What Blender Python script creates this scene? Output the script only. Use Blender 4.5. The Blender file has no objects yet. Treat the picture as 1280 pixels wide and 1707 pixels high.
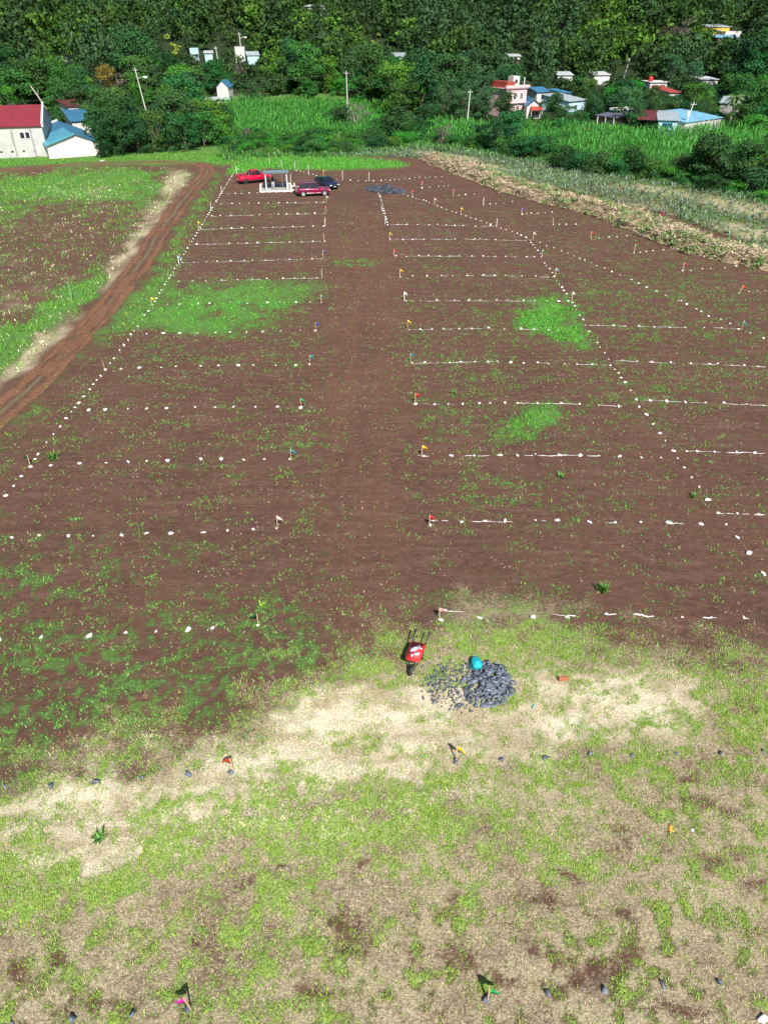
import bpy, math, random
import numpy as np
from mathutils import Vector, Matrix

# ------------------------------------------------------------------ camera, sky, sun, exposure
SC = bpy.context.scene
PITCH = math.radians(34.8)      # drone camera tilted this far below the horizon
CAM_H = 21.0                    # metres above the field
FPX = 1184.0                    # focal length in pixels of the 1280x1707 photograph
cam_d = bpy.data.cameras.new("camera")
cam = bpy.data.objects.new("camera", cam_d)
SC.collection.objects.link(cam)
cam.location = (0, 0, CAM_H)
cam.rotation_euler = (math.pi / 2 - PITCH, 0, 0)
cam_d.sensor_fit = 'VERTICAL'
cam_d.sensor_height = 36
cam_d.sensor_width = 27
cam_d.lens = FPX / 1707 * 36
cam_d.clip_start = 0.2
cam_d.clip_end = 5000
SC.camera = cam

SUN_EL = math.radians(46)
SUN_AZ = math.radians(163)      # clockwise from +Y: behind the camera, to its right
sd = Vector((math.sin(SUN_AZ) * math.cos(SUN_EL), math.cos(SUN_AZ) * math.cos(SUN_EL), math.sin(SUN_EL)))
world = bpy.data.worlds.new("World")
SC.world = world
world.use_nodes = True
wn = world.node_tree
wn.nodes.clear()
sky = wn.nodes.new('ShaderNodeTexSky')
sky.sky_type = 'NISHITA'
sky.sun_disc = False
sky.sun_elevation = SUN_EL
sky.sun_rotation = SUN_AZ
bg = wn.nodes.new('ShaderNodeBackground')
bg.inputs['Strength'].default_value = 0.07
wo = wn.nodes.new('ShaderNodeOutputWorld')
wn.links.new(sky.outputs[0], bg.inputs[0])
wn.links.new(bg.outputs[0], wo.inputs[0])
sl = bpy.data.lights.new("sun", 'SUN')
sl.energy = 5.0
sl.angle = math.radians(0.5)
sl.color = (1.0, 0.96, 0.90)
so = bpy.data.objects.new("sun", sl)
so.rotation_euler = sd.to_track_quat('Z', 'Y').to_euler()
so.location = (30, -60, 120)
SC.collection.objects.link(so)
SC.view_settings.view_transform = 'Standard'
SC.view_settings.look = 'None'
SC.view_settings.exposure = 0.58
SC.view_settings.gamma = 1
SC.view_settings.use_curve_mapping = False
SC.render.engine = 'CYCLES'
SC.cycles.max_bounces = 5
SC.cycles.diffuse_bounces = 2
SC.cycles.transparent_max_bounces = 6

rnd = random.Random(7)
RG = np.random.default_rng(11)
SP, CP = math.sin(PITCH), math.cos(PITCH)

# ------------------------------------------------------------------ noise and terrain
def _hash(ix, iy, seed):
    h = (ix.astype(np.int64) * 374761393 + iy.astype(np.int64) * 668265263 + seed * 1442695041) & 0x7fffffff
    h = ((h ^ (h >> 13)) * 1274126177) & 0x7fffffff
    return ((h ^ (h >> 16)) & 0xffff) / 65535.0

def vnoise(x, y, seed=0):
    x = np.asarray(x, float); y = np.asarray(y, float)
    ix = np.floor(x); iy = np.floor(y)
    fx = x - ix; fy = y - iy
    fx = fx * fx * (3 - 2 * fx); fy = fy * fy * (3 - 2 * fy)
    a = _hash(ix, iy, seed); b = _hash(ix + 1, iy, seed)
    c = _hash(ix, iy + 1, seed); d = _hash(ix + 1, iy + 1, seed)
    return (a * (1 - fx) + b * fx) * (1 - fy) + (c * (1 - fx) + d * fx) * fy

def fbm(x, y, seed=0, octv=4):
    s = 0; amp = 0.5; tot = 0
    for k in range(octv):
        s = s + amp * vnoise(x * 2 ** k + 17.3 * k, y * 2 ** k - 9.1 * k, seed + k)
        tot += amp; amp *= 0.55
    return s / tot

def hill(X, Y):
    t = np.clip((np.asarray(Y, float) - 232) / 15, -30, 60)
    s = 15 * np.log1p(np.exp(t))
    return 0.175 * s + np.clip(s / 60, 0, 1) * 5 * (fbm(np.asarray(X, float) / 60, np.asarray(Y, float) / 60, 5, 2) - 0.5)

def terrain(X, Y):
    X = np.asarray(X, float); Y = np.asarray(Y, float)
    fade = np.clip((48 - Y) / 12, 0, 1)
    rel = 0.07 * (fbm(X / 0.9, Y / 0.7, 31, 2) - 0.5) + 0.10 * (fbm(X / 4, Y / 3, 33, 2) - 0.5)
    return hill(X, Y) + rel * fade

def G(x, y, z=0.0):
    """ground point seen at pixel x, y of the photograph (z above flat field)"""
    d = ((x - 640) / FPX, CP - SP * (y - 853.5) / FPX, -SP - CP * (y - 853.5) / FPX)
    if d[2] < -1e-4:
        t = (z - CAM_H) / d[2]
        if t * d[1] < 205 or z != 0:
            return Vector((d[0] * t, d[1] * t, z))
    t = 150.0
    for _ in range(3000):
        if CAM_H + d[2] * t <= float(hill(d[0] * t, d[1] * t)) or t > 900:
            break
        t += 0.4
    return Vector((d[0] * t, d[1] * t, float(hill(d[0] * t, d[1] * t))))

def gz(v):
    return float(terrain(v.x, v.y))

def PX(X, Y, Z=0.0):
    """photograph pixel of a world point (arrays)"""
    X = np.asarray(X, float); Y = np.asarray(Y, float); Z = np.asarray(Z, float) - CAM_H
    zc = Y * CP - Z * SP
    yc = Y * SP + Z * CP
    zc = np.where(zc < 0.5, 0.5, zc)
    return 640 + FPX * X / zc, 853.5 - FPX * yc / zc, zc

# ------------------------------------------------------------------ soft polygons in the plan of the field
def poly_sd(px, py, poly):
    """signed distance (positive inside)"""
    n = len(poly)
    d = np.full(px.shape, 1e18)
    inside = np.zeros(px.shape, bool)
    for i in range(n):
        x0, y0 = poly[i]; x1, y1 = poly[(i + 1) % n]
        ex, ey = x1 - x0, y1 - y0
        t = np.clip(((px - x0) * ex + (py - y0) * ey) / (ex * ex + ey * ey + 1e-9), 0, 1)
        d = np.minimum(d, (px - x0 - t * ex) ** 2 + (py - y0 - t * ey) ** 2)
        if y0 != y1:
            c = ((y0 > py) != (y1 > py)) & (px < (x1 - x0) * (py - y0) / (y1 - y0) + x0)
            inside ^= c
    d = np.sqrt(d)
    return np.where(inside, d, -d)

def sp(px, py, poly, soft):
    return np.clip(poly_sd(px, py, poly) / soft * 0.5 + 0.5, 0, 1)

def el(px, py, cx, cy, rx, ry, ang=0.0, soft=0.35):
    a = math.radians(ang); ca, sa = math.cos(a), math.sin(a)
    dx, dy = px - cx, py - cy
    u = (dx * ca + dy * sa) / rx; v = (-dx * sa + dy * ca) / ry
    r = np.sqrt(u * u + v * v)
    return np.clip((1 + soft - r) / (2 * soft), 0, 1)

GRASS = [(-400, 1330), (0, 1305), (130, 1275), (260, 1245), (390, 1215), (440, 1165), (530, 1150), (570, 1100), (640, 1055),
         (720, 1035), (790, 1015), (880, 1000), (950, 1040), (1040, 1070), (1150, 1075), (1300, 1100), (1900, 1150), (1900, 9000), (-900, 9000)]
TRACK_C = [(-260, 905), (-120, 790), (0, 690), (60, 638), (120, 580), (180, 512), (235, 440), (280, 370), (315, 325), (340, 296), (346, 282),
           (330, 274), (290, 271), (230, 271), (160, 273), (90, 277), (30, 283), (-60, 292), (-220, 310)]
LEFTFIELD = [(-400, 300), (0, 290), (120, 280), (310, 278), (330, 290), (318, 305), (270, 365), (200, 465), (100, 570), (0, 660), (-300, 880)]
VERGE = [(352, 285), (372, 290), (335, 370), (280, 470), (228, 540), (140, 604), (20, 728), (-40, 780), (-260, 980), (-260, 960),
         (0, 725), (100, 625), (190, 530), (250, 445), (300, 372)]
BACKGREEN = [(-500, 240), (130, 262), (400, 232), (660, 225), (700, 245), (640, 262), (540, 262), (430, 268), (380, 275), (300, 272), (160, 272), (0, 280), (-500, 300)]
STRIPGREEN = [(372, 292), (400, 270), (470, 263), (560, 262), (640, 268), (682, 276), (640, 281), (540, 284), (450, 281), (400, 290)]
BERM_IN = [(700, 266), (760, 292), (830, 318), (900, 338), (1000, 362), (1070, 392), (1150, 425), (1290, 455), (1500, 510)]
BERM_OUT = [(1500, 470), (1290, 420), (1200, 388), (1130, 362), (1060, 347), (960, 320), (860, 296), (780, 272), (740, 262)]
PINE = [(500, 258), (600, 254), (700, 246), (860, 264), (1000, 288), (1150, 312), (1280, 333), (1500, 370), (1500, 500), (1290, 425), (1130, 365),
        (960, 322), (860, 298), (760, 268), (640, 262), (540, 262)]
HEDGE = [(560, 262), (660, 236), (790, 243), (860, 250), (1000, 278), (1150, 300), (1290, 325), (1500, 365), (1500, 400), (1280, 338), (1150, 314), (1000, 290), (860, 266), (700, 248), (640, 258)]
CORN_L = [(375, 240), (375, 176), (480, 170), (640, 178), (650, 200), (640, 242), (560, 226), (470, 232)]
CORN_R = [(600, 226), (640, 205), (860, 214), (1130, 221), (1600, 218), (1600, 390), (1280, 330), (1150, 305), (1000, 282), (860, 256), (780, 243), (690, 240)]

def masks(X, Y):
    """cover of the ground: green, straw, track, vividness"""
    px, py, zc = PX(X, Y, 0)
    py = np.where(np.asarray(Y) < 6.5, 1707 + (6.5 - np.asarray(Y)) * 90, py)
    w1 = fbm(X / 2.3, Y / 2.3, 3, 4) - 0.5
    w2 = fbm(X / 2.1, Y / 2.9, 4, 4) - 0.5
    k = FPX / np.maximum(zc, 1)          # pixels per metre
    wx = px + w1 * k * 3.0
    wy = py + w2 * k * 2.2 * np.clip(CAM_H / np.maximum(zc, 1) + 0.06, 0, 1)
    big = fbm(X / 6.0, Y / 4.5, 8, 4)
    mid = fbm(X / 1.6, Y / 1.0, 9, 4)
    streak = fbm(X / 3.2 + 0.1 * Y, Y / 0.7, 10, 3)
    road = el(px, py, 605, 700, 62, 520, 0, 0.5) * np.clip((py - 330) / 60, 0, 1)
    green = (0.13 + 1.3 * np.clip(0.6 * big + 0.5 * streak + 0.4 * mid - 0.70, 0, 0.5)) * (1 - 0.7 * road)
    green *= 0.55 + 0.45 * np.clip((py - 330) / 150, 0, 1)
    straw = 0.02 + 0.25 * np.clip(streak * 0.7 + mid * 0.4 - 0.62, 0, 1)
    viv = np.zeros_like(green)
    track = 0.24 * road * np.clip(0.4 + 2.4 * (fbm(X / 0.6, Y / 5, 55, 4) - 0.42), 0, 1)
    def addg(m, v=0.0, s=0.0):
        nonlocal green, straw, viv
        green = green + m * (1 - green) ; viv = np.maximum(viv, v * m)
        straw = straw * (1 - 0.8 * np.clip(m, 0, 1)) + s * m
    # field weeds, denser in places
    n = np.clip(mid * 1.7 - 0.35, 0, 1)
    addg(el(wx, wy, 60, 1060, 230, 130) * 0.62 * n, 0.45)
    addg(el(wx, wy, 190, 1170, 230, 42, -16) * 0.85 * n, 0.4)
    addg(el(wx, wy, 330, 1110, 160, 60, -8) * 0.4 * n, 0.3)
    nn_ = np.clip(mid * 1.6 - 0.1, 0, 1)
    addg(el(wx, wy, 150, 1160, 330, 120, -8, 0.6) * 0.42 * nn_, 0.5)
    addg(el(wx, wy, 90, 1245, 260, 60, -12, 0.5) * 0.8 * nn_, 0.45)
    addg(el(wx, wy, 420, 1130, 150, 50, -20) * 0.5 * n, 0.4)
    addg(el(wx, wy, 500, 1010, 130, 60) * 0.3 * n, 0.3)
    addg(el(wx, wy, 130, 950, 240, 80) * 0.22 * n, 0.3)
    addg(el(wx, wy, 500, 735, 70, 17) * 0.8 * n, 0.35)
    addg(el(wx, wy, 490, 785, 50, 10) * 0.5 * n, 0.3)
    addg(el(wx, wy, 360, 600, 160, 26) * 0.3 * n, 0.3)
    addg(el(wx, wy, 600, 438, 36, 7) * 0.8, 0.3)
    addg(el(wx, wy, 330, 375, 60, 10) * 0.3, 0.1)
    addg(el(wx, wy, 450, 348, 120, 9) * 0.25, 0.1)
    addg(el(wx, wy, 460, 400, 120, 16) * 0.18, 0.1)
    addg(el(wx, wy, 1060, 560, 260, 120) * 0.42 * n, 0.25)
    addg(el(wx, wy, 820, 540, 110, 50) * 0.25 * n, 0.2)
    addg(el(wx, wy, 760, 720, 70, 60) * 0.3 * n, 0.3)
    addg(el(wx, wy, 740, 640, 60, 40) * 0.2 * n, 0.2)
    addg(el(wx, wy, 940, 830, 160, 60) * 0.18 * n, 0.2)
    green = np.clip(green * (0.35 + 1.2 * np.clip(fbm(X / 0.34, Y / 0.28, 66, 3) * 4 - 1.5, 0, 1)), 0, 1)
    weedy = green.copy()
    green = green * 0.72
    # bright green patches
    feather = np.clip(0.35 + 1.6 * (fbm(X / 1.3, Y / 1.2, 67, 4) - 0.25), 0, 1)
    addg(el(wx, wy, 350, 514, 128, 40, -3, 0.45) * feather, 0.7)
    addg(el(wx, wy, 455, 490, 88, 22, -4, 0.5) * 0.9 * feather, 0.55)
    addg(el(wx, wy, 300, 540, 70, 16, 0, 0.5) * 0.8 * feather, 0.5)
    addg(el(wx, wy, 928, 520, 36, 18, 8, 0.55) * feather, 1)
    addg(el(wx, wy, 900, 540, 44, 15, 14, 0.55) * feather, 1)
    addg(el(wx, wy, 950, 560, 34, 16, 20, 0.55) * feather, 1)
    addg(el(wx, wy, 860, 714, 45, 17, -18, 0.5) * np.clip(feather * 1.3, 0, 1), 0.8)
    addg(el(wx, wy, 905, 692, 38, 14, 5, 0.5) * np.clip(feather * 1.3, 0, 1), 0.8)
    # verge along the track, meadow beyond it
    lf = sp(wx, wy, LEFTFIELD, 14)
    m2 = fbm(X / 3.0, Y / 3.5, 21, 4)
    addg(sp(wx, wy, VERGE, 20) * np.clip(0.3 + 1.5 * (fbm(X / 1.5, Y / 1.5, 27, 4) - 0.3), 0, 0.85), 0.4)
    keep = 1 - lf
    lg = np.clip(0.60 + 2.4 * (m2 - 0.45), 0.08, 1)
    dark = el(wx, wy, 90, 430, 150, 95, -20, 0.5)
    lg = lg * (1 - 0.9 * dark) + 0.30 * dark * np.clip(fbm(X / 1.1, Y / 1.1, 25, 4) * 4 - 1.9, 0, 1)
    lg = np.maximum(lg, el(wx, wy, 100, 530, 120, 36, -42, 0.4) * 0.95)
    lg = np.maximum(lg, el(wx, wy, 110, 310, 190, 28, 0, 0.5) * np.clip(m2 * 2, 0, 1))
    lg = np.maximum(lg, el(wx, wy, 0, 600, 40, 40, 0, 0.3) * 0.9)
    ls = np.clip(0.02 + 0.8 * (fbm(X / 2.2, Y / 2.2, 22, 4) - 0.45), 0, 1)
    sb = np.maximum(el(wx, wy, 60, 595, 120, 24, -42, 0.5), el(wx, wy, 230, 410, 120, 22, -56, 0.5))
    sb = np.maximum(sb, el(wx, wy, 296, 310, 34, 26, -60, 0.5))
    ls = np.maximum(ls + 0.25 * dark * np.clip(fbm(X / 0.9, Y / 0.7, 26, 4) * 4 - 2, 0, 1), sb * (0.45 + 0.5 * np.clip(m2 * 3 - 1, 0, 1)))
    ls = np.maximum(ls, el(wx, wy, 150, 322, 70, 12, 0, 0.5) * 0.6)
    lg = lg * (1 - 0.75 * sb)
    green = green * keep + lg * lf
    straw = straw * keep + ls * lf
    viv = viv * keep + 0.65 * lf * lg
    # grass behind the lots
    bgm = sp(px, wy, BACKGREEN, 6)
    green = green * (1 - bgm) + bgm * 0.95; viv = np.maximum(viv * (1 - bgm), 0.55 * bgm); straw *= (1 - bgm)
    sg = sp(px, wy, STRIPGREEN, 6)
    green = np.maximum(green, sg); viv = np.maximum(viv, sg)
    # band with the bluish plants and the dry ground among them
    pm = sp(wx, wy, PINE, 6)
    n3 = fbm(X / 7, Y / 4, 40, 4)
    green = green * (1 - pm) + pm * np.clip(0.5 + (n3 - 0.5) * 1.2, 0, 1)
    ps = np.clip(0.25 + (0.5 - n3) * 1.5, 0, 1)
    for c in ((760, 262, 60, 6), (1230, 345, 90, 14), (1110, 320, 80, 8), (1240, 385, 70, 14), (830, 280, 40, 5), (720, 257, 40, 4)):
        ps = np.maximum(ps, el(wx, wy, *c, 10, 0.5))
    straw = straw * (1 - pm) + pm * ps
    green = green * (1 - pm * np.clip(ps - 0.4, 0, 1)); straw = np.where(pm > 0.5, straw * 0.8, straw)
    hb = sp(px, py, HEDGE, 4)
    green = green * (1 - hb) + 0.9 * hb; straw *= (1 - hb)
    # corn ground
    cm = np.maximum(sp(px, py, CORN_L, 4), sp(px, py, CORN_R, 4))
    green = np.maximum(green * (1 - cm), cm * 0.9); viv = np.where(cm > 0.5, 0.25, viv); straw *= (1 - cm)
    # pale grassland nearest the camera
    n0 = fbm(X / 0.7, Y / 0.7, 49, 4)
    gm = sp(wx, wy + (n0 - 0.5) * 120, GRASS, 62)
    u = py - (1290 - 0.14 * px)
    n1 = fbm(X / 1.8, Y / 1.5, 50, 4); n2 = fbm(X / 0.8, Y / 0.6, 51, 4); n4 = fbm(X / 3.5, Y / 2.5, 52, 4)
    st = 0.74 + 0.5 * (n1 - 0.5) + 0.5 * (n2 - 0.5)
    n5 = fbm(X / 0.3, Y / 0.26, 53, 3)
    gr = 0.36 + 0.8 * (n4 - 0.5) + 1.1 * (n2 - 0.5) + 1.5 * (n5 - 0.5)
    white = np.maximum(el(wx, wy, 560, 1205, 220, 36, -7, 0.45), el(wx, wy, 1010, 1165, 170, 50, -3, 0.45))
    white = np.maximum(white, el(wx, wy, 260, 1300, 230, 24, -14, 0.5))
    white = np.maximum(white, el(wx, wy, 200, 1395, 190, 26, -14, 0.5) * 0.8)
    white = np.maximum(white, el(wx, wy, 700, 1265, 170, 30, 0, 0.5) * 0.7)
    belt = np.maximum(el(wx, wy, 200, 1440, 330, 42, -13, 0.5), el(wx, wy, 660, 1370, 260, 66, 5, 0.5))
    belt = np.maximum(belt, el(wx, wy, 1000, 1290, 260, 36, -4, 0.5) * 0.9)
    belt = np.maximum(belt, el(wx, wy, 880, 1060, 120, 40, 0, 0.5))
    belt = np.maximum(belt, el(wx, wy, 1230, 1140, 90, 70, 0, 0.5))
    belt = np.maximum(belt, el(wx, wy, 620, 1090, 120, 36, -20, 0.5) * 0.8)
    belt = np.maximum(belt, el(wx, wy, 60, 1340, 130, 26, -10, 0.5) * 0.7)
    belt = np.maximum(belt, el(wx, wy, 40, 1520, 90, 60, -20, 0.5) * 0.8)
    lowr = np.clip((py - 1420) / 160, 0, 1)
    lowr = np.maximum(lowr, el(wx, wy, 1190, 1330, 150, 90, 30, 0.5) * 0.9)
    gr = np.clip(gr + belt * (0.30 * np.clip(n1 * 2.2 - 0.5, 0, 1) + 0.10) - white * 0.35 - 0.06 * lowr, 0, 0.95)
    stw = np.clip(st + white * 0.55 - lowr * (0.06 + 4.2 * np.clip(n1 * 0.25 + n2 * 0.45 + n5 * 0.7 - 0.71, 0, 1)) - 0.15 * belt, 0.05, 1)
    bare = np.zeros_like(px)
    for c in ((752, 1510, 16, 34), (767, 1612, 22, 34), (912, 1570, 24, 16), (950, 1450, 18, 12), (1175, 1425, 55, 20), (1215, 1335, 70, 15), (1065, 1370, 22, 18), (1160, 1285, 26, 20), (600, 1550, 28, 34),
              (125, 1610, 24, 18), (505, 1500, 16, 10), (622, 1460, 22, 12), (495, 1635, 34, 22), (1010, 1620, 30, 30), (840, 1650, 40, 14), (1240, 1480, 36, 18), (930, 1500, 26, 16), (360, 1560, 20, 12), (1120, 1690, 60, 16), (690, 1590, 18, 26),
              (180, 1665, 40, 12), (1020, 1500, 22, 22), (40, 1640, 22, 18), (420, 1470, 16, 10), (1255, 1180, 20, 14)):
        bare = np.maximum(bare, el(wx + (n5 - 0.5) * 60, wy + (n2 - 0.5) * 60, c[0], c[1], c[2] * 0.7, c[3] * 0.7, 0, 0.9))
    stw = stw * (1 - 0.75 * bare); gr = gr * (1 - 0.75 * bare)
    masks.bare = bare * gm
    green = green * (1 - gm) + gr * gm
    straw = straw * (1 - gm) + stw * gm
    viv = viv * (1 - gm) + gm * np.clip(np.maximum(white, 0.75 * el(wx, wy, 420, 1300, 520, 115, -8, 0.6)), 0, 1) * np.clip(0.15 + 2.2 * (fbm(X / 1.5 - 0.6 * Y, Y / 0.45, 57, 4) - 0.35) + 1.2 * (n0 - 0.5), 0, 0.9)
    # forest floor
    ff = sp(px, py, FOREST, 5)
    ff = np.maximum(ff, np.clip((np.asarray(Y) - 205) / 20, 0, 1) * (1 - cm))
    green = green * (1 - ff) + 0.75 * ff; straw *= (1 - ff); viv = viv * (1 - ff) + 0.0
    # wheel ruts
    masks.weedy = np.clip(np.maximum(weedy, green), 0, 1)
    return np.clip(green, 0, 1), np.clip(straw, 0, 1), track, np.clip(viv, 0, 1), gm

FOREST = [(-700, 262), (-200, 262), (150, 256), (300, 248), (384, 236), (384, 176), (500, 168), (650, 178), (655, 205), (860, 208), (1130, 216), (1700, 214), (1700, -2000), (-700, -2000)]

# ------------------------------------------------------------------ linking helpers
COL = SC.collection
def props(o, label=None, cat=None, group=None, kind=None):
    if label: o['label'] = label
    if cat: o['category'] = cat
    if group: o['group'] = group
    if kind: o['kind'] = kind
    return o

def fastmesh(name, V, F, mat, parent=None, smooth=False, link=True, mats=None, midx=None):
    V = np.ascontiguousarray(V, dtype=np.float32); F = np.ascontiguousarray(F, dtype=np.int32)
    me = bpy.data.meshes.new(name)
    k = F.shape[1]
    me.vertices.add(len(V)); me.vertices.foreach_set("co", V.ravel())
    me.loops.add(F.size); me.loops.foreach_set("vertex_index", F.ravel())
    me.polygons.add(len(F))
    me.polygons.foreach_set("loop_start", np.arange(len(F), dtype=np.int32) * k)
    me.polygons.foreach_set("loop_total", np.full(len(F), k, dtype=np.int32))
    if smooth: me.polygons.foreach_set("use_smooth", np.ones(len(F), bool))
    for m in (mats or [mat]): me.materials.append(m)
    if midx is not None: me.polygons.foreach_set("material_index", np.asarray(midx, dtype=np.int32))
    me.update(calc_edges=True)
    o = bpy.data.objects.new(name, me)
    if link: COL.objects.link(o)
    if parent: o.parent = parent
    return o

class MB:
    """collects shapes, builds ONE mesh object"""
    def __init__(s): s.v = []; s.f = []
    def add(s, v, f):
        n = len(s.v); s.v += [tuple(p) for p in v]; s.f += [tuple(i + n for i in q) for q in f]; return s
    def hexa(s, p):      # 8 points: bottom 0-3, top 4-7
        return s.add(p, [(3, 2, 1, 0), (4, 5, 6, 7), (0, 1, 5, 4), (1, 2, 6, 5), (2, 3, 7, 6), (3, 0, 4, 7)])
    def box(s, x0, x1, y0, y1, z0, z1):
        return s.hexa([(x0, y0, z0), (x1, y0, z0), (x1, y1, z0), (x0, y1, z0), (x0, y0, z1), (x1, y0, z1), (x1, y1, z1), (x0, y1, z1)])
    def tube(s, p0, p1, r0, r1=None, n=8):
        r1 = r0 if r1 is None else r1
        p0 = Vector(p0); p1 = Vector(p1); d = (p1 - p0).normalized()
        u = d.orthogonal().normalized(); w = d.cross(u)
        v = []
        for p, r in ((p0, r0), (p1, r1)):
            for i in range(n):
                a = 2 * math.pi * i / n
                v.append(p + u * math.cos(a) * r + w * math.sin(a) * r)
        f = [(i, (i + 1) % n, n + (i + 1) % n, n + i) for i in range(n)]
        f += [tuple(range(n - 1, -1, -1)), tuple(range(n, 2 * n))]
        return s.add(v, f)
    def path(s, pts, r, n=6):
        for a, b in zip(pts[:-1], pts[1:]): s.tube(a, b, r, r, n)
        return s
    def prism(s, poly, y0, y1):      # profile in x,z pushed along y
        n = len(poly)
        v = [(x, y0, z) for x, z in poly] + [(x, y1, z) for x, z in poly]
        f = [(i, (i + 1) % n, n + (i + 1) % n, n + i) for i in range(n)]
        f += [tuple(range(n - 1, -1, -1)), tuple(range(n, 2 * n))]
        return s.add(v, f)
    def loft(s, rings, cap=True):
        n = len(rings[0]); base = len(s.v); m = len(rings)
        v = [p for r in rings for p in r]
        f = [(k * n + i, k * n + (i + 1) % n, (k + 1) * n + (i + 1) % n, (k + 1) * n + i) for k in range(m - 1) for i in range(n)]
        if cap: f += [tuple(range(n - 1, -1, -1)), tuple(range((m - 1) * n, m * n))]
        return s.add(v, f)
    def build(s, name, mat, parent=None, smooth=False, bevel=0, link=True):
        me = bpy.data.meshes.new(name)
        me.from_pydata(s.v, [], s.f); me.materials.append(mat)
        if smooth:
            me.polygons.foreach_set("use_smooth", np.ones(len(me.polygons), bool))
        me.update()
        o = bpy.data.objects.new(name, me)
        if link: COL.objects.link(o)
        if parent: o.parent = parent
        if bevel:
            b = o.modifiers.new("bevel", 'BEVEL'); b.width = bevel; b.segments = 2; b.limit_method = 'ANGLE'
        return o

def empty(name, loc, rz=0.0, label=None, cat=None, group=None):
    o = bpy.data.objects.new(name, None); COL.objects.link(o)
    o.location = loc; o.rotation_euler = (0, 0, rz); o.empty_display_size = 0.3
    return props(o, label, cat, group)

# ------------------------------------------------------------------ materials
def mat(name, col, rough=0.7, metal=0.0, var=0.0, hue=0.0, scale=8.0, bump=0.0, island=0.0, obj=0.0, col2=None, spec=0.5, trans=0.0, coat=0.0, bdist=0.02):
    m = bpy.data.materials.new(name); m.use_nodes = True
    nt = m.node_tree; N = nt.nodes; L = nt.links
    b = N['Principled BSDF']
    b.inputs['Roughness'].default_value = rough; b.inputs['Metallic'].default_value = metal
    b.inputs['Specular IOR Level'].default_value = spec
    if coat: b.inputs['Coat Weight'].default_value = coat; b.inputs['Coat Roughness'].default_value = 0.06
    c4 = (*col, 1)
    rgb = N.new('ShaderNodeRGB'); rgb.outputs[0].default_value = c4; cur = rgb.outputs[0]
    tc = N.new('ShaderNodeTexCoord')
    if col2 is not None or var or bump:
        nz = N.new('ShaderNodeTexNoise'); nz.inputs['Scale'].default_value = scale; nz.inputs['Detail'].default_value = 6
        L.new(tc.outputs['Object'], nz.inputs['Vector'])
    if col2 is not None:
        mr = N.new('ShaderNodeMapRange'); mr.inputs[1].default_value = 0.38; mr.inputs[2].default_value = 0.62
        L.new(nz.outputs[0], mr.inputs[0])
        mx = N.new('ShaderNodeMix'); mx.data_type = 'RGBA'
        L.new(mr.outputs[0], mx.inputs[0]); L.new(cur, mx.inputs[6]); mx.inputs[7].default_value = (*col2, 1)
        cur = mx.outputs[2]
    if var or island or obj or hue:
        hs = N.new('ShaderNodeHueSaturation')
        val = None
        def addv(sock, amp, centre=0.5):
            nonlocal val
            ma = N.new('ShaderNodeMath'); ma.operation = 'MULTIPLY_ADD'
            L.new(sock, ma.inputs[0]); ma.inputs[1].default_value = 2 * amp; ma.inputs[2].default_value = (1 - 2 * amp * centre) if val is None else 0
            if val is None: val = ma.outputs[0]
            else:
                mm = N.new('ShaderNodeMath'); mm.operation = 'MULTIPLY_ADD'
                L.new(sock, mm.inputs[0]); mm.inputs[1].default_value = 2 * amp; L.new(val, mm.inputs[2])
                sb = N.new('ShaderNodeMath'); sb.operation = 'SUBTRACT'; L.new(mm.outputs[0], sb.inputs[0]); sb.inputs[1].default_value = amp
                val = sb.outputs[0]
        if var: addv(nz.outputs[0], var * 1.6)
        if island:
            ge = N.new('ShaderNodeNewGeometry'); addv(ge.outputs['Random Per Island'], island)
        oi = N.new('ShaderNodeObjectInfo')
        if obj: addv(oi.outputs['Random'], obj)
        if val is not None: L.new(val, hs.inputs['Value'])
        if hue:
            src = oi.outputs['Random'] if obj else (ge.outputs['Random Per Island'] if island else nz.outputs[0])
            wt = N.new('ShaderNodeTexWhiteNoise'); wt.noise_dimensions = '1D'; L.new(src, wt.inputs['W'])
            ma = N.new('ShaderNodeMath'); ma.operation = 'MULTIPLY_ADD'; L.new(wt.outputs['Value'], ma.inputs[0])
            ma.inputs[1].default_value = 2 * hue; ma.inputs[2].default_value = 0.5 - hue; L.new(ma.outputs[0], hs.inputs['Hue'])
        L.new(cur, hs.inputs['Color']); cur = hs.outputs[0]
    L.new(cur, b.inputs['Base Color'])
    if bump:
        bp = N.new('ShaderNodeBump'); bp.inputs['Strength'].default_value = bump; bp.inputs['Distance'].default_value = bdist
        L.new(nz.outputs[0], bp.inputs['Height']); L.new(bp.outputs[0], b.inputs['Normal'])
    if trans:
        tr = N.new('ShaderNodeBsdfTranslucent'); L.new(cur, tr.inputs[0])
        mxs = N.new('ShaderNodeMixShader'); mxs.inputs[0].default_value = trans
        L.new(b.outputs[0], mxs.inputs[1]); L.new(tr.outputs[0], mxs.inputs[2])
        L.new(mxs.outputs[0], N['Material Output'].inputs[0])
    return m

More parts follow.
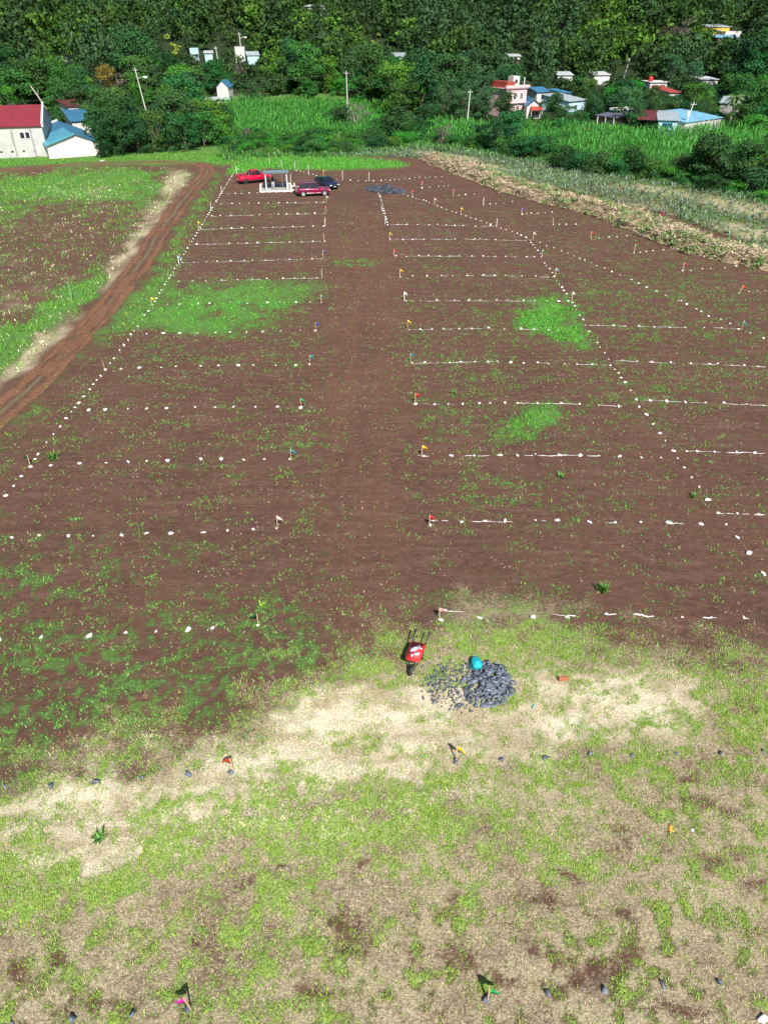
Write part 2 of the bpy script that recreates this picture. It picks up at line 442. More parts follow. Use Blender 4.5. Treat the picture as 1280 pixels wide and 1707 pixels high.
SOIL = (0.084, 0.043, 0.031)
SOIL2 = (0.152, 0.080, 0.055)
def ground_material():
    m = bpy.data.materials.new("ground"); m.use_nodes = True
    nt = m.node_tree; N = nt.nodes; L = nt.links
    b = N['Principled BSDF']; b.inputs['Roughness'].default_value = 0.95; b.inputs['Specular IOR Level'].default_value = 0.15
    at = N.new('ShaderNodeAttribute'); at.attribute_name = 'cover'
    sx = N.new('ShaderNodeSeparateColor'); L.new(at.outputs['Color'], sx.inputs[0])
    at2 = N.new('ShaderNodeAttribute'); at2.attribute_name = 'look'
    sx2 = N.new('ShaderNodeSeparateColor'); L.new(at2.outputs['Color'], sx2.inputs[0])
    ge = N.new('ShaderNodeNewGeometry')
    def noise(scale, detail=5, sxy=(1, 1, 1), rough=0.6):
        mp = N.new('ShaderNodeMapping'); mp.inputs['Scale'].default_value = sxy
        L.new(ge.outputs['Position'], mp.inputs[0])
        nz = N.new('ShaderNodeTexNoise'); nz.inputs['Scale'].default_value = scale; nz.inputs['Detail'].default_value = detail; nz.inputs['Roughness'].default_value = rough
        L.new(mp.outputs[0], nz.inputs['Vector']); return nz.outputs[0]
    def mixc(f, a, bb):
        mx = N.new('ShaderNodeMix'); mx.data_type = 'RGBA'
        for s, i in ((f, 0), (a, 6), (bb, 7)):
            if isinstance(s, tuple): mx.inputs[i].default_value = (*s, 1)
            elif isinstance(s, float): mx.inputs[i].default_value = s
            else: L.new(s, mx.inputs[i])
        return mx.outputs[2]
    def rng(s, a, bb, c=0.0, d=1.0):
        mr = N.new('ShaderNodeMapRange'); mr.inputs[1].default_value = a; mr.inputs[2].default_value = bb
        mr.inputs[3].default_value = c; mr.inputs[4].default_value = d; L.new(s, mr.inputs[0]); return mr.outputs[0]
    def math_(op, a, bb):
        ma = N.new('ShaderNodeMath'); ma.operation = op
        for i, s in enumerate((a, bb)):
            if isinstance(s, (int, float)): ma.inputs[i].default_value = s
            else: L.new(s, ma.inputs[i])
        return ma.outputs[0]
    fine = noise(14, 8, (1, 1, 1), 0.7); med = noise(2.2, 6, (1, 1.4, 1), 0.65); big = noise(0.16, 4)
    soil = mixc(rng(med, 0.35, 0.65), SOIL, SOIL2)
    soil = mixc(rng(fine, 0.25, 0.8), mixc(0.45, soil, (0.03, 0.017, 0.014)), soil)
    soil = mixc(rng(noise(30, 3), 0.62, 0.72, 0, 0.35), soil, (0.20, 0.13, 0.10))
    soil = mixc(rng(big, 0.35, 0.7, 0, 0.35), soil, (0.155, 0.080, 0.055))
    strk = noise(1.1, 6, (0.28, 1.5, 1), 0.7)
    soil = mixc(rng(strk, 0.5, 0.72, 0, 0.55), soil, (0.185, 0.115, 0.082))
    soil = mixc(rng(strk, 0.28, 0.42, 0.4, 0), soil, (0.060, 0.030, 0.022))
    mott = noise(9, 10, (1, 1.2, 1), 0.88)
    soil = mixc(rng(mott, 0.54, 0.62, 0, 0.45), soil, (0.205, 0.125, 0.088))
    soil = mixc(rng(mott, 0.38, 0.46, 0.6, 0), soil, (0.040, 0.021, 0.016))
    # green cover
    gn = noise(5.5, 8, (1, 1.2, 1), 0.75)
    gcol = mixc(rng(gn, 0.35, 0.65), (0.055, 0.11, 0.028), (0.15, 0.23, 0.06))
    gviv = mixc(rng(gn, 0.3, 0.7), (0.055, 0.20, 0.03), (0.16, 0.38, 0.06))
    gcol = mixc(sx2.outputs[0], gcol, gviv)
    gcol = mixc(rng(noise(22, 6, (1, 1, 1), 0.8), 0.35, 0.6, 0.55, 0), gcol, (0.02, 0.045, 0.015))
    sn = noise(8, 9, (1, 1.3, 1), 0.8)
    scol = mixc(rng(noise(17, 7, (1, 1.6, 1), 0.9), 0.38, 0.60), (0.13, 0.10, 0.055), (0.60, 0.52, 0.34))  # dark tone paints fine shadow gaps between straws into the colour
    scol = mixc(math_('MULTIPLY', math_('MULTIPLY', sx2.outputs[0], sx2.outputs[2]), 0.8), scol, mixc(rng(noise(20, 7, (1, 1.6, 1), 0.85), 0.3, 0.6), (0.46, 0.41, 0.28), (0.88, 0.83, 0.68)))
    def cover(maskv, nz, soft=0.10):
        t = math_('SUBTRACT', 1.0, maskv)
        t = rng(t, 0, 1, 0.28, 0.74)
        d = math_('SUBTRACT', nz, t)
        return rng(d, -soft, soft)
    gnf = noise(13, 8, (1, 1.1, 1), 0.8)
    mxf = N.new('ShaderNodeMix'); mxf.data_type = 'FLOAT'; L.new(rng(sx2.outputs[2], 0, 1, 0.65, 1.0), mxf.inputs[0]); L.new(gn, mxf.inputs[2]); L.new(gnf, mxf.inputs[3])
    gsel = mxf.outputs[0]
    gcol = mixc(sx2.outputs[2], gcol, mixc(rng(gnf, 0.3, 0.7), (0.12, 0.21, 0.035), (0.37, 0.48, 0.13)))
    fs = cover(sx.outputs[1], sn, 0.13)
    fg = cover(sx.outputs[0], gsel, 0.08)
    # forest floor is flat green-brown litter
    col = mixc(fs, soil, scol)
    col = mixc(fg, col, gcol)
    trk = mixc(rng(noise(3, 6, (1, 1, 1), 0.7), 0.35, 0.65), (0.13, 0.060, 0.034), (0.235, 0.118, 0.066))
    col = mixc(sx.outputs[2], col, trk)
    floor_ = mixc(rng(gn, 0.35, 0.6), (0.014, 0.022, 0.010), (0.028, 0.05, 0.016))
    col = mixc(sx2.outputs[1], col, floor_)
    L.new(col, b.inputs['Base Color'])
    h = math_('ADD', math_('MULTIPLY', fine, 0.5), math_('MULTIPLY', noise(55, 4), 0.3))
    h = math_('ADD', h, math_('MULTIPLY', fg, 0.25)); h = math_('ADD', h, math_('MULTIPLY', med, 0.8))
    bp = N.new('ShaderNodeBump'); bp.inputs['Strength'].default_value = 0.75; bp.inputs['Distance'].default_value = 0.09
    L.new(h, bp.inputs['Height']); L.new(bp.outputs[0], b.inputs['Normal'])
    return m

GM = ground_material()
def ground_attrs(me, X, Y, track=None):
    g, s, t, v, gm = masks(X, Y)
    px, py, _ = PX(X, Y, 0)
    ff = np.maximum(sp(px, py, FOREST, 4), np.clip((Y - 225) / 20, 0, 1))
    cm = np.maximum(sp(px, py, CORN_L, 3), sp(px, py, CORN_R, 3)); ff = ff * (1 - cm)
    if track is not None: t = track; g = g * (1 - np.clip(t * 1.3, 0, 1)); s = s * (1 - np.clip(t * 1.3, 0, 1))
    for nm, arr in (('cover', (g, s, t)), ('look', (v, ff, gm))):
        a = me.color_attributes.new(nm, 'FLOAT_COLOR', 'POINT')
        c = np.ones((len(X), 4), np.float32)
        for i in range(3): c[:, i] = arr[i]
        a.data.foreach_set('color', c.ravel())

# ------------------------------------------------------------------ the ground: one sheet to the horizon
rows = [-60, -30, -15, -6, 0, 3]
y = 5.0
while y < 1500:
    rows.append(y); y += max(0.13, 0.012 * y)
rows = np.array(rows)
NC = 420
u = np.linspace(-1, 1, NC)
outer = np.array([1.15, 1.4, 2, 3.5, 7, 14])
uu = np.concatenate([-outer[::-1], u, outer])
half = np.maximum(0.5406 * (np.maximum(rows, 5) * CP + CAM_H * SP) * 1.08 + 4.0, 12)
XX = uu[None, :] * half[:, None]
YY = np.repeat(rows[:, None], len(uu), 1)
jit = 0.25
Xf, Yf = XX.ravel(), YY.ravel()
Zf = terrain(Xf, Yf)
nr, nc = XX.shape
idx = np.arange(nr * nc).reshape(nr, nc)
F = np.stack([idx[:-1, :-1].ravel(), idx[:-1, 1:].ravel(), idx[1:, 1:].ravel(), idx[1:, :-1].ravel()], 1)
ground = fastmesh('ground', np.stack([Xf, Yf, Zf], 1), F, GM, smooth=True)
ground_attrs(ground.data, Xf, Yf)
props(ground, kind='structure')

# dirt track: its own strip with two worn ruts, a few mm above the field
tw = [G(x, y) for x, y in TRACK_C]
def resample(pts, step):
    out = [pts[0].copy()]; acc = 0
    cr = []
    for i in range(len(pts) - 1):       # catmull-rom
        p0 = pts[max(i - 1, 0)]; p1 = pts[i]; p2 = pts[i + 1]; p3 = pts[min(i + 2, len(pts) - 1)]
        for k in range(24):
            t = k / 24
            cr.append(0.5 * ((2 * p1) + (p2 - p0) * t + (2 * p0 - 5 * p1 + 4 * p2 - p3) * t * t + (3 * p1 - p0 - 3 * p2 + p3) * t ** 3))
    cr.append(pts[-1])
    last = cr[0]
    for p in cr[1:]:
        d = (p - last).length
        if d >= step: out.append(p.copy()); last = p
    return out
tc_ = resample(tw, 0.35)
nx = 33
wid = np.linspace(-2.1, 2.1, nx)
TV = []; TT = []
for i, p in enumerate(tc_):
    a = tc_[max(i - 2, 0)]; b_ = tc_[min(i + 2, len(tc_) - 1)]
    d = (b_ - a); d.z = 0; d.normalize(); n_ = Vector((-d.y, d.x, 0))
    for w in wid:
        q = p + n_ * w
        TV.append((q.x, q.y, w))
TV = np.array(TV); W = TV[:, 2].copy()
wob = (fbm(TV[:, 0] / 1.2, TV[:, 1] / 1.2, 61, 4) - 0.5)
wob2 = (fbm(TV[:, 0] / 5, TV[:, 1] / 5, 62, 3) - 0.5)
ww = np.abs(W + wob2 * 0.5)
rut = np.clip((0.33 + wob * 0.7 + wob2 * 0.5 - np.abs(ww - 0.85)) / 0.16, 0, 1)
edge = np.clip((2.1 - np.abs(W)) / 0.3, 0, 1)
mid_bare = np.clip((fbm(TV[:, 0] / 4, TV[:, 1] / 4, 63, 3) - 0.55) * 6, 0, 1) * (ww < 0.5)
TT = np.clip(np.maximum(rut, mid_bare * 0.9), 0, 1) * edge
z = terrain(TV[:, 0], TV[:, 1]) + 0.018 + (1 - rut) * 0.11 * edge
z = np.where(np.abs(W) > 2.0, z - 0.03, z)
idx = np.arange(len(TV)).reshape(len(tc_), nx)
F = np.stack([idx[:-1, :-1].ravel(), idx[1:, :-1].ravel(), idx[1:, 1:].ravel(), idx[:-1, 1:].ravel()], 1)
trk = fastmesh('dirt_track', np.stack([TV[:, 0], TV[:, 1], z], 1), F[:, ::-1], GM, smooth=True)
ground_attrs(trk.data, TV[:, 0], TV[:, 1], TT)
at_ = trk.data.color_attributes['cover']
cc = np.zeros(len(TV) * 4, np.float32); at_.data.foreach_get('color', cc); cc = cc.reshape(-1, 4)
midg = np.clip(1 - ww / 0.45, 0, 1) * (1 - TT)
cc[:, 1] = np.maximum(cc[:, 1], midg * 0.42); cc[:, 0] = np.maximum(cc[:, 0], midg * 0.5)
at_.data.foreach_set('color', cc.ravel())
props(trk, kind='structure')
TRK = np.array([(p.x, p.y) for p in tc_])
def off_track(x, y, r=1.5):
    return np.min(np.hypot(TRK[:, 0] - x, TRK[:, 1] - y)) > r

# ------------------------------------------------------------------ grasses and weeds (nobody could count them)
M_straw = mat('dry_straw', (0.74, 0.65, 0.45), 0.85, island=0.55, hue=0.012, trans=0.2, spec=0.2)
M_gr1 = mat('meadow_grass', (0.27, 0.42, 0.065), 0.7, island=0.40, hue=0.04, trans=0.25, spec=0.2)
M_viv = mat('lush_grass', (0.135, 0.42, 0.055), 0.7, island=0.5, hue=0.05, trans=0.3, spec=0.2)
M_weed = mat('field_weed', (0.13, 0.28, 0.055), 0.65, island=0.55, hue=0.05, trans=0.2, spec=0.3)

def blades(X, Y, Lm, Wm, lean, az=None, one=False):
    """curved two-quad blades as arrays"""
    n = len(X)
    a = RG.uniform(0, 2 * math.pi, n) if az is None else az
    L = Lm * RG.uniform(0.6, 1.4, n); w = Wm * RG.uniform(0.6, 1.4, n)
    le = np.clip(lean + RG.normal(0, 0.25, n), 0.05, 1.45)
    Z = terrain(X, Y) - 0.01
    dx, dy = np.cos(a), np.sin(a)
    wx, wy = -dy * w / 2, dx * w / 2
    h1 = 0.55 * L * np.cos(le * 0.75); r1 = 0.55 * L * np.sin(le * 0.75)
    h2 = h1 + 0.45 * L * np.cos(np.minimum(le * 1.2, 1.6)); r2 = r1 + 0.45 * L * np.sin(le * 1.2)
    P = np.zeros((n, 6, 3))
    for k, (r, h, s) in enumerate(((0 * L, 0 * L, 1), (r1, h1, 0.8), (r2, h2, 0.25))):
        P[:, 2 * k, 0] = X + dx * r - wx * s; P[:, 2 * k, 1] = Y + dy * r - wy * s; P[:, 2 * k, 2] = Z + h
        P[:, 2 * k + 1, 0] = X + dx * r + wx * s; P[:, 2 * k + 1, 1] = Y + dy * r + wy * s; P[:, 2 * k + 1, 2] = Z + h
    if one:
        return P[:, [0, 1, 5, 4]].reshape(-1, 3), np.arange(4 * n).reshape(n, 4)
    base = (np.arange(n) * 6)[:, None]
    F = np.concatenate([base + np.array([0, 1, 3, 2]), base + np.array([2, 3, 5, 4])], 0)
    return P.reshape(-1, 3), F

def sample(n, y0, y1, pad=1.05):
    """points spread over the seen ground, density even in the plan"""
    Y = np.sqrt(RG.uniform(0, 1, n) * (y1 ** 2 - y0 ** 2) + y0 ** 2)
    hw = 0.5406 * (Y * CP + CAM_H * SP) * pad + 3.5
    return RG.uniform(-1, 1, n) * hw, Y

def scatter(name, pts, Lm, Wm, lean, m, label, cat, clump=1, spread=0.05, one=False):
    X, Y = pts
    if clump > 1:
        X = np.repeat(X, clump) + RG.normal(0, spread, len(X) * clump)
        Y = np.repeat(Y, clump) + RG.normal(0, spread, len(Y) * clump)
    P, F = blades(X, Y, Lm, Wm, lean, one=one)
    o = fastmesh(name, P, F, m)
    return props(o, label, cat, kind='stuff')

X, Y = sample(1300000, 5.0, 22)
g, s, t, v, gm = masks(X, Y)
k = RG.uniform(0, 1, len(X))
tex = fbm(X / 0.2, Y / 0.18, 71, 3)
sel = (k < gm * (1 - 0.65 * masks.bare) * (0.25 + 0.75 * s) * np.clip(tex * 3.2 - 1.1, 0.02, 1) * 0.62)
br = sel & (v > 0.22); dk = sel & (v <= 0.22) & (RG.uniform(0, 1, len(X)) < 0.8)
scatter('bleached_straw', (X[br], Y[br]), 0.095, 0.014, 1.25, M_straw, 'bleached pale straw matted in a bright band across the near ground', 'dry grass', one=True)
scatter('weathered_straw', (X[dk], Y[dk]), 0.10, 0.014, 1.2, mat('weathered_straw', (0.50, 0.43, 0.27), 0.85, island=0.6, hue=0.015, trans=0.15, spec=0.15), 'duller weathered straw tangled over the nearest ground', 'dry grass', one=True)
k = RG.uniform(0, 1, len(X))
tex2 = fbm(X / 0.16, Y / 0.16, 72, 3)
sel = (k < gm * g * np.clip(tex2 * 3.6 - 1.1, 0.02, 1) * 0.7)
scatter('green_grass', (X[sel], Y[sel]), 0.10, 0.022, 0.85, M_gr1, 'short green grass growing through the straw near the camera', 'grass', one=True)

# weeds on the ploughed soil: small leafy clumps
X, Y = sample(640000, 14, 128)
g, s, t, v, gm = masks(X, Y)
k = RG.uniform(0, 1, len(X))
clus = fbm(X / 0.8, Y / 0.8, 81, 3)
dens = np.clip(masks.weedy * 1.7, 0, 1) * np.clip(clus * 4 - 1.55, 0.0, 1) * np.clip(1.3 - Y / 110, 0.3, 1)
px_, py_, _ = PX(X, Y)
sel = (k < dens * 0.9) & (gm < 0.7) & (v < 0.6) & (py_ > 285)
dn = Y[sel]
nb = 4; cs = np.repeat(np.clip(np.exp(RG.normal(0, 0.6, sel.sum())), 0.3, 3), nb); bl = np.clip(cs, 0.75, 1.25)
P, F = blades(np.repeat(X[sel], nb) + RG.normal(0, 0.06, sel.sum() * nb) * cs, np.repeat(Y[sel], nb) + RG.normal(0, 0.05, sel.sum() * nb) * cs, 0.09 * bl, 0.046 * bl, 1.05, one=True)
props(fastmesh('field_weeds', P, F, M_weed), 'small green weeds sprouting in clumps on the brown soil', 'weeds', kind='stuff')
# straw bits left on the soil
X, Y = sample(110000, 15, 100)
g, s, t, v, gm = masks(X, Y)
k = RG.uniform(0, 1, len(X)); st = fbm(X / 2.5, Y / 0.6, 83, 3)
sel = (k < np.clip(st * 3.2 - 1.3, 0.03, 1) * 0.6) & (gm < 0.6)
P, F = blades(X[sel], Y[sel], 0.13, 0.022, 1.4, one=True)
props(fastmesh('straw_litter', P, F, M_straw), 'thin straw bits strewn over the bare brown soil', 'straw', kind='stuff')

# crumbly clods on the bare soil
M_clod = mat('soil_clod', (0.115, 0.060, 0.042), 0.95, island=0.5, spec=0.1)
X, Y = sample(60000, 13, 62)
g, s, t, v, gm = masks(X, Y)
m = (gm < 0.5) & (v < 0.3) & (RG.uniform(0, 1, len(X)) < np.clip(fbm(X / 1.3, Y / 1.1, 86, 3) * 2.6 - 0.8, 0.05, 1))
X, Y = X[m], Y[m]; nC = len(X)
oct_v = np.array([(1, 0, 0), (0, 1, 0), (-1, 0, 0), (0, -1, 0), (0, 0, .8), (0, 0, -.8)]); oct_f = np.array([(0, 1, 4), (1, 2, 4), (2, 3, 4), (3, 0, 4)])
V = oct_v[None] * RG.uniform(0.018, 0.055, nC)[:, None, None] * RG.uniform(0.6, 1.3, (nC, 6, 1))
V[:, :, 0] += X[:, None]; V[:, :, 1] += Y[:, None]; V[:, :, 2] += terrain(X, Y)[:, None]
props(fastmesh('soil_clods', V.reshape(-1, 3), (oct_f[None] + 6 * np.arange(nC)[:, None, None]).reshape(-1, 3), M_clod), 'small crumbly clods over the bare brown soil', 'soil clods', kind='stuff')

# lush patches
def patch(cx, cy, rx, ry, ang, n, label, h=0.26, thr=0.55):
    # sample in the plan around the patch
    a = G(cx - rx, cy); b = G(cx + rx, cy); c = G(cx, cy + ry); d = G(cx, cy - ry)
    X = RG.uniform(min(a.x, b.x) - 2, max(a.x, b.x) + 2, n); Y = RG.uniform(c.y - 2, d.y + 2, n)
    g, s, t, v, gm = masks(X, Y)
    lump = fbm(X / 0.9, Y / 1.3, 91, 3)
    sel = (RG.uniform(0, 1, n) < np.clip((v - thr * 0.3) * 1.6, 0, 1) ** 1.3) & (RG.uniform(0, 1, n) < np.clip(lump * 3 - 0.9, 0.15, 1))
    X, Y = X[sel], Y[sel]
    X = np.repeat(X, 5) + RG.normal(0, 0.08, len(X) * 5); Y = np.repeat(Y, 5) + RG.normal(0, 0.08, len(Y) * 5)
    P, F = blades(X, Y, h, 0.045, 0.6)
    zz = P[:, 2] - terrain(P[:, 0], P[:, 1])
    P[:, 2] += np.clip(zz, 0, 1) * (fbm(P[:, 0] / 1.1, P[:, 1] / 1.4, 92, 2) - 0.3) * 1.4
    props(fastmesh('grass_patch', P, F, M_viv), label, 'grass', kind='stuff')
patch(385, 505, 170, 60, 0, 9000, 'wide oval of lush green grass across the left lots', 0.13, 0.4)
patch(925, 545, 70, 48, 0, 9000, 'thick bright green mat of grass at the boundary stones', 0.13, 0.45)
patch(885, 705, 75, 32, 0, 4000, 'small lush green grass patch between two right rows', 0.12, 0.35)
patch(530, 273, 170, 12, 0, 14000, 'bright green grass strip behind the parked vehicles', 0.3, 0.7)
# meadow left of the track and along the back
X = RG.uniform(-95, -12, 150000); Y = RG.uniform(28, 150, 150000)
px_, py_, _ = PX(X, Y)
g, s, t, v, gm = masks(X, Y)
reg = (sp(px_, py_, LEFTFIELD, 1) > 0.5) | ((sp(px_, py_, VERGE, 6) > 0.4) & (RG.uniform(0, 1, len(X)) < 0.6)) | (sp(px_, py_, BACKGREEN, 1) > 0.5)
T3 = np.zeros(len(X), bool)
for i in range(0, len(TRK), 3):
    T3 |= (np.abs(X - TRK[i, 0]) < 1.7) & (np.abs(Y - TRK[i, 1]) < 1.7)
reg &= ~T3 & (px_ > -160)
lump = fbm(X / 0.8, Y / 0.9, 95, 3)
sel = reg & (RG.uniform(0, 1, len(X)) < g * np.clip(lump * 3.4 - 1.3, 0.03, 1))
scatter('meadow_grass', (X[sel], Y[sel]), 0.24, 0.055, 0.7, mat('tuft_leaf', (0.15, 0.34, 0.045), 0.65, island=0.5, hue=0.04, trans=0.2, spec=0.2), 'tufty green grass on the meadow left of the dirt track', 'grass', 3, 0.09)
sel = reg & (RG.uniform(0, 1, len(X)) < s * np.clip(lump * 3 - 1.0, 0.03, 1) * 0.8)
scatter('meadow_straw', (X[sel], Y[sel]), 0.26, 0.05, 1.1, M_straw, 'dry straw lining the dirt track on the meadow side', 'dry grass', 2, 0.09)
# ------------------------------------------------------------------ corn, bluish plants, heap of dry stalks
M_corn = mat('corn_leaf', (0.068, 0.27, 0.038), 0.55, island=0.35, hue=0.02, trans=0.2, spec=0.3)
M_pine = mat('bluish_leaf', (0.19, 0.26, 0.17), 0.6, island=0.35, hue=0.02, spec=0.3)
M_husk = mat('dry_stalk', (0.40, 0.32, 0.21), 0.85, island=0.65, hue=0.012, spec=0.2)

def proto_plant(nleaf, L, w, h0, h1, lean0, lean1, seed):
    r = np.random.default_rng(seed)
    P = []; F = []
    for i in range(nleaf):
        a = r.uniform(0, 6.28); f = (i + 0.5) / nleaf
        z0 = h0 + (h1 - h0) * f; le = lean0 + (lean1 - lean0) * r.uniform(0, 1); l = L * r.uniform(0.75, 1.2)
        dx, dy = math.cos(a), math.sin(a)
        pts = [(0, z0), (l * 0.5 * math.sin(le), z0 + l * 0.5 * math.cos(le)), (l * 0.5 * math.sin(le) + l * 0.5 * math.sin(le * 1.7), z0 + l * 0.5 * math.cos(le) + l * 0.5 * math.cos(le * 1.7))]
        b = len(P)
        for k, (rr, z) in enumerate(pts):
            ws = w * (0.7, 1, 0.2)[k] / 2
            P.append((dx * rr - dy * ws, dy * rr + dx * ws, z)); P.append((dx * rr + dy * ws, dy * rr - dx * ws, z))
        F += [(b, b + 1, b + 3, b + 2), (b + 2, b + 3, b + 5, b + 4)]
    return np.array(P), np.array(F)

def stamp(protos, X, Y, Z, S, R, tilt=None):
    Vs = []; Fs = []; off = 0
    which = RG.integers(0, len(protos), len(X))
    for k, (pv, pf) in enumerate(protos):
        m = which == k; n = int(m.sum())
        if not n: continue
        c, s_ = np.cos(R[m])[:, None], np.sin(R[m])[:, None]
        sc = S[m][:, None]
        x = (pv[None, :, 0] * c - pv[None, :, 1] * s_) * sc + X[m][:, None]
        yy = (pv[None, :, 0] * s_ + pv[None, :, 1] * c) * sc + Y[m][:, None]
        zz = pv[None, :, 2] * sc + Z[m][:, None]
        Vs.append(np.stack([x, yy, zz], 2).reshape(-1, 3))
        Fs.append((pf[None] + (np.arange(n) * len(pv))[:, None, None]).reshape(-1, pf.shape[1]) + off)
        off += n * len(pv)
    return np.concatenate(Vs), np.concatenate(Fs)

corn_p = [proto_plant(11, 0.95, 0.13, 0.2, 1.7, 0.3, 1.1, s) for s in (1, 2, 3, 4)]
pine_p = [proto_plant(11, 0.75, 0.10, 0.0, 0.1, 0.25, 1.1, s) for s in (5, 6, 7)]

def field(poly, dx, dy, x0, x1, y0, y1, ang, jitter, soft=0):
    gx, gy = np.meshgrid(np.arange(x0, x1, dx), np.arange(y0, y1, dy))
    gx = gx.ravel() + RG.normal(0, jitter, gx.size); gy = gy.ravel() + RG.normal(0, jitter, gy.size)
    cx, cy = (x0 + x1) / 2, (y0 + y1) / 2
    ca, sa = math.cos(ang), math.sin(ang)
    X = cx + (gx - cx) * ca - (gy - cy) * sa; Y = cy + (gx - cx) * sa + (gy - cy) * ca
    px, py, _ = PX(X, Y, hill(X, Y))
    m = (poly_sd(px, py, poly) > soft) & (px > -120) & (px < 1420)
    return X[m], Y[m]

for poly, rngs, ang, lab in ((CORN_L, (-60, 15, 155, 260), 0.12, 'tall green corn field behind the lots, left of centre'),
                             (CORN_R, (-10, 150, 95, 225), -0.25, 'long green corn field in front of the houses on the right')):
    X, Y = field(poly, 0.85, 1.0, *rngs, ang, 0.16)
    S = RG.uniform(0.75, 1.15, len(X)) * (0.85 + 0.5 * (fbm(X / 6, Y / 6, 5, 3) - 0.3))
    V, F = stamp(corn_p, X, Y, hill(X, Y), S, RG.uniform(0, 6.28, len(X)))
    props(fastmesh('corn_field', V, F, M_corn), lab, 'corn field', kind='stuff')

X, Y = field(PINE, 0.65, 1.25, -20, 75, 60, 165, -0.42, 0.12)
n3 = fbm(X / 7, Y / 4, 40, 4)
g, s, t, v, gm = masks(X, Y)
keep = (RG.uniform(0, 1, len(X)) < np.clip(1.2 - s * 1.1, 0.05, 1))
X, Y = X[keep], Y[keep]
V, F = stamp(pine_p, X, Y, hill(X, Y), RG.uniform(0.55, 1.1, len(X)), RG.uniform(0, 6.28, len(X)))
props(fastmesh('spiky_crop', V, F, M_pine), 'bluish green spiky plants in rows between heap and hedge', 'crop plants', kind='stuff')
# low wild grass and weeds between crop rows
X = RG.uniform(-15, 75, 60000); Y = RG.uniform(65, 165, 60000)
px_, py_, _ = PX(X, Y)
m = (poly_sd(px_, py_, PINE) > 0) & (px_ < 1330) & (RG.uniform(0, 1, len(X)) < fbm(X / 3, Y / 3, 96, 3) * 0.7)
scatter('crop_weeds', (X[m], Y[m]), 0.35, 0.07, 0.8, M_weed, 'green weeds tangled among the bluish spiky plants', 'weeds', 2, 0.12)

# rank growth on the bank behind the green strip and under the hedge
BANK = [(372, 234), (440, 238), (560, 224), (660, 224), (700, 240), (690, 250), (560, 262), (430, 264), (380, 270), (366, 262)]
X = RG.uniform(-45, 90, 160000); Y = RG.uniform(105, 195, 160000)
px_, py_, _ = PX(X, Y)
m = ((poly_sd(px_, py_, BANK) > 0) | ((poly_sd(px_, py_, HEDGE) > -1) & (px_ > 680))) & (fbm(X / 1.6, Y / 1.8, 97, 3) > 0.42) & (RG.uniform(0, 1, len(X)) < 0.8)
scatter('rank_weeds', (X[m], Y[m]), 0.75, 0.14, 0.7, mat('rank_leaf', (0.085, 0.22, 0.045), 0.6, island=0.45, hue=0.03, trans=0.2), 'rank knee-high green weeds on the bank and under the hedge', 'weeds', 2, 0.2)

# berm of dry stalks
inn = [G(x, y) for x, y in BERM_IN[:-1]] + [G(1500, 510)]
out_ = [G(x, y) for x, y in BERM_OUT[::-1]]
def lerp_line(pts, t):
    L = [0]
    for a, b in zip(pts[:-1], pts[1:]): L.append(L[-1] + (b - a).length)
    d = t * L[-1]
    for i in range(len(pts) - 1):
        if d <= L[i + 1]: return pts[i].lerp(pts[i + 1], (d - L[i]) / (L[i + 1] - L[i]))
    return pts[-1].copy()
ni, nj = 190, 15
BV = np.zeros((ni, nj, 3))
for i in range(ni):
    a = lerp_line(inn, i / (ni - 1)); b = lerp_line(out_, i / (ni - 1))
    b = a + (b - a).normalized() * min((b - a).length, 7.5)
    for j in range(nj):
        p = a.lerp(b, j / (nj - 1)); BV[i, j] = (p.x, p.y, j / (nj - 1))
bx, by, bj = BV[..., 0].ravel(), BV[..., 1].ravel(), BV[..., 2].ravel()
prof = np.sin(np.clip(bj, 0, 1) ** 0.6 * math.pi) ** 0.7
bz = prof * (0.35 + 0.9 * fbm(bx / 2.0, by / 2.0, 101, 4)) - 0.04
bx = bx + (fbm(bx / 1.5, by / 1.5, 103, 3) - 0.5) * 1.6
idx = np.arange(ni * nj).reshape(ni, nj)
F = np.stack([idx[:-1, :-1].ravel(), idx[1:, :-1].ravel(), idx[1:, 1:].ravel(), idx[:-1, 1:].ravel()], 1)
M_bermsoil = mat('heap_soil', (0.17, 0.12, 0.075), 0.95, var=0.4, scale=1.2, col2=(0.30, 0.22, 0.13), bump=0.8, bdist=0.1)
props(fastmesh('stalk_heap_base', np.stack([bx, by, bz], 1), F, M_bermsoil, smooth=True), 'earth bank under the dry stalks at the right field edge', 'earth bank', kind='stuff')
n = 30000
ri = RG.uniform(0, ni - 1.01, n); rj = RG.uniform(0, nj - 1.01, n)
i0 = ri.astype(int); j0 = rj.astype(int)
q = np.stack([bx, by, bz], 1).reshape(ni, nj, 3)[i0, j0] + RG.normal(0, 0.25, (n, 3)) * np.array([1, 1, 0.25])
dens = fbm(q[:, 0] / 2.5, q[:, 1] / 2.5, 104, 3)
q = q[RG.uniform(0, 1, n) < np.clip(dens * 3 - 0.9, 0.08, 1)]; n = len(q)
a = RG.uniform(0, 6.28, n); L = RG.uniform(0.2, 0.7, n); w = RG.uniform(0.02, 0.07, n); up = RG.uniform(-0.1, 0.55, n)
d = np.stack([np.cos(a), np.sin(a), up], 1); s_ = np.stack([-np.sin(a), np.cos(a), RG.uniform(-0.6, 0.6, n)], 1)
q[:, 2] = np.maximum(q[:, 2], 0) + 0.12
V = np.stack([q - s_ * w[:, None], q + s_ * w[:, None], q + d * L[:, None] + s_ * w[:, None] * 0.5, q + d * L[:, None] - s_ * w[:, None] * 0.5], 1).reshape(-1, 3)
F = np.arange(4 * n).reshape(n, 4)
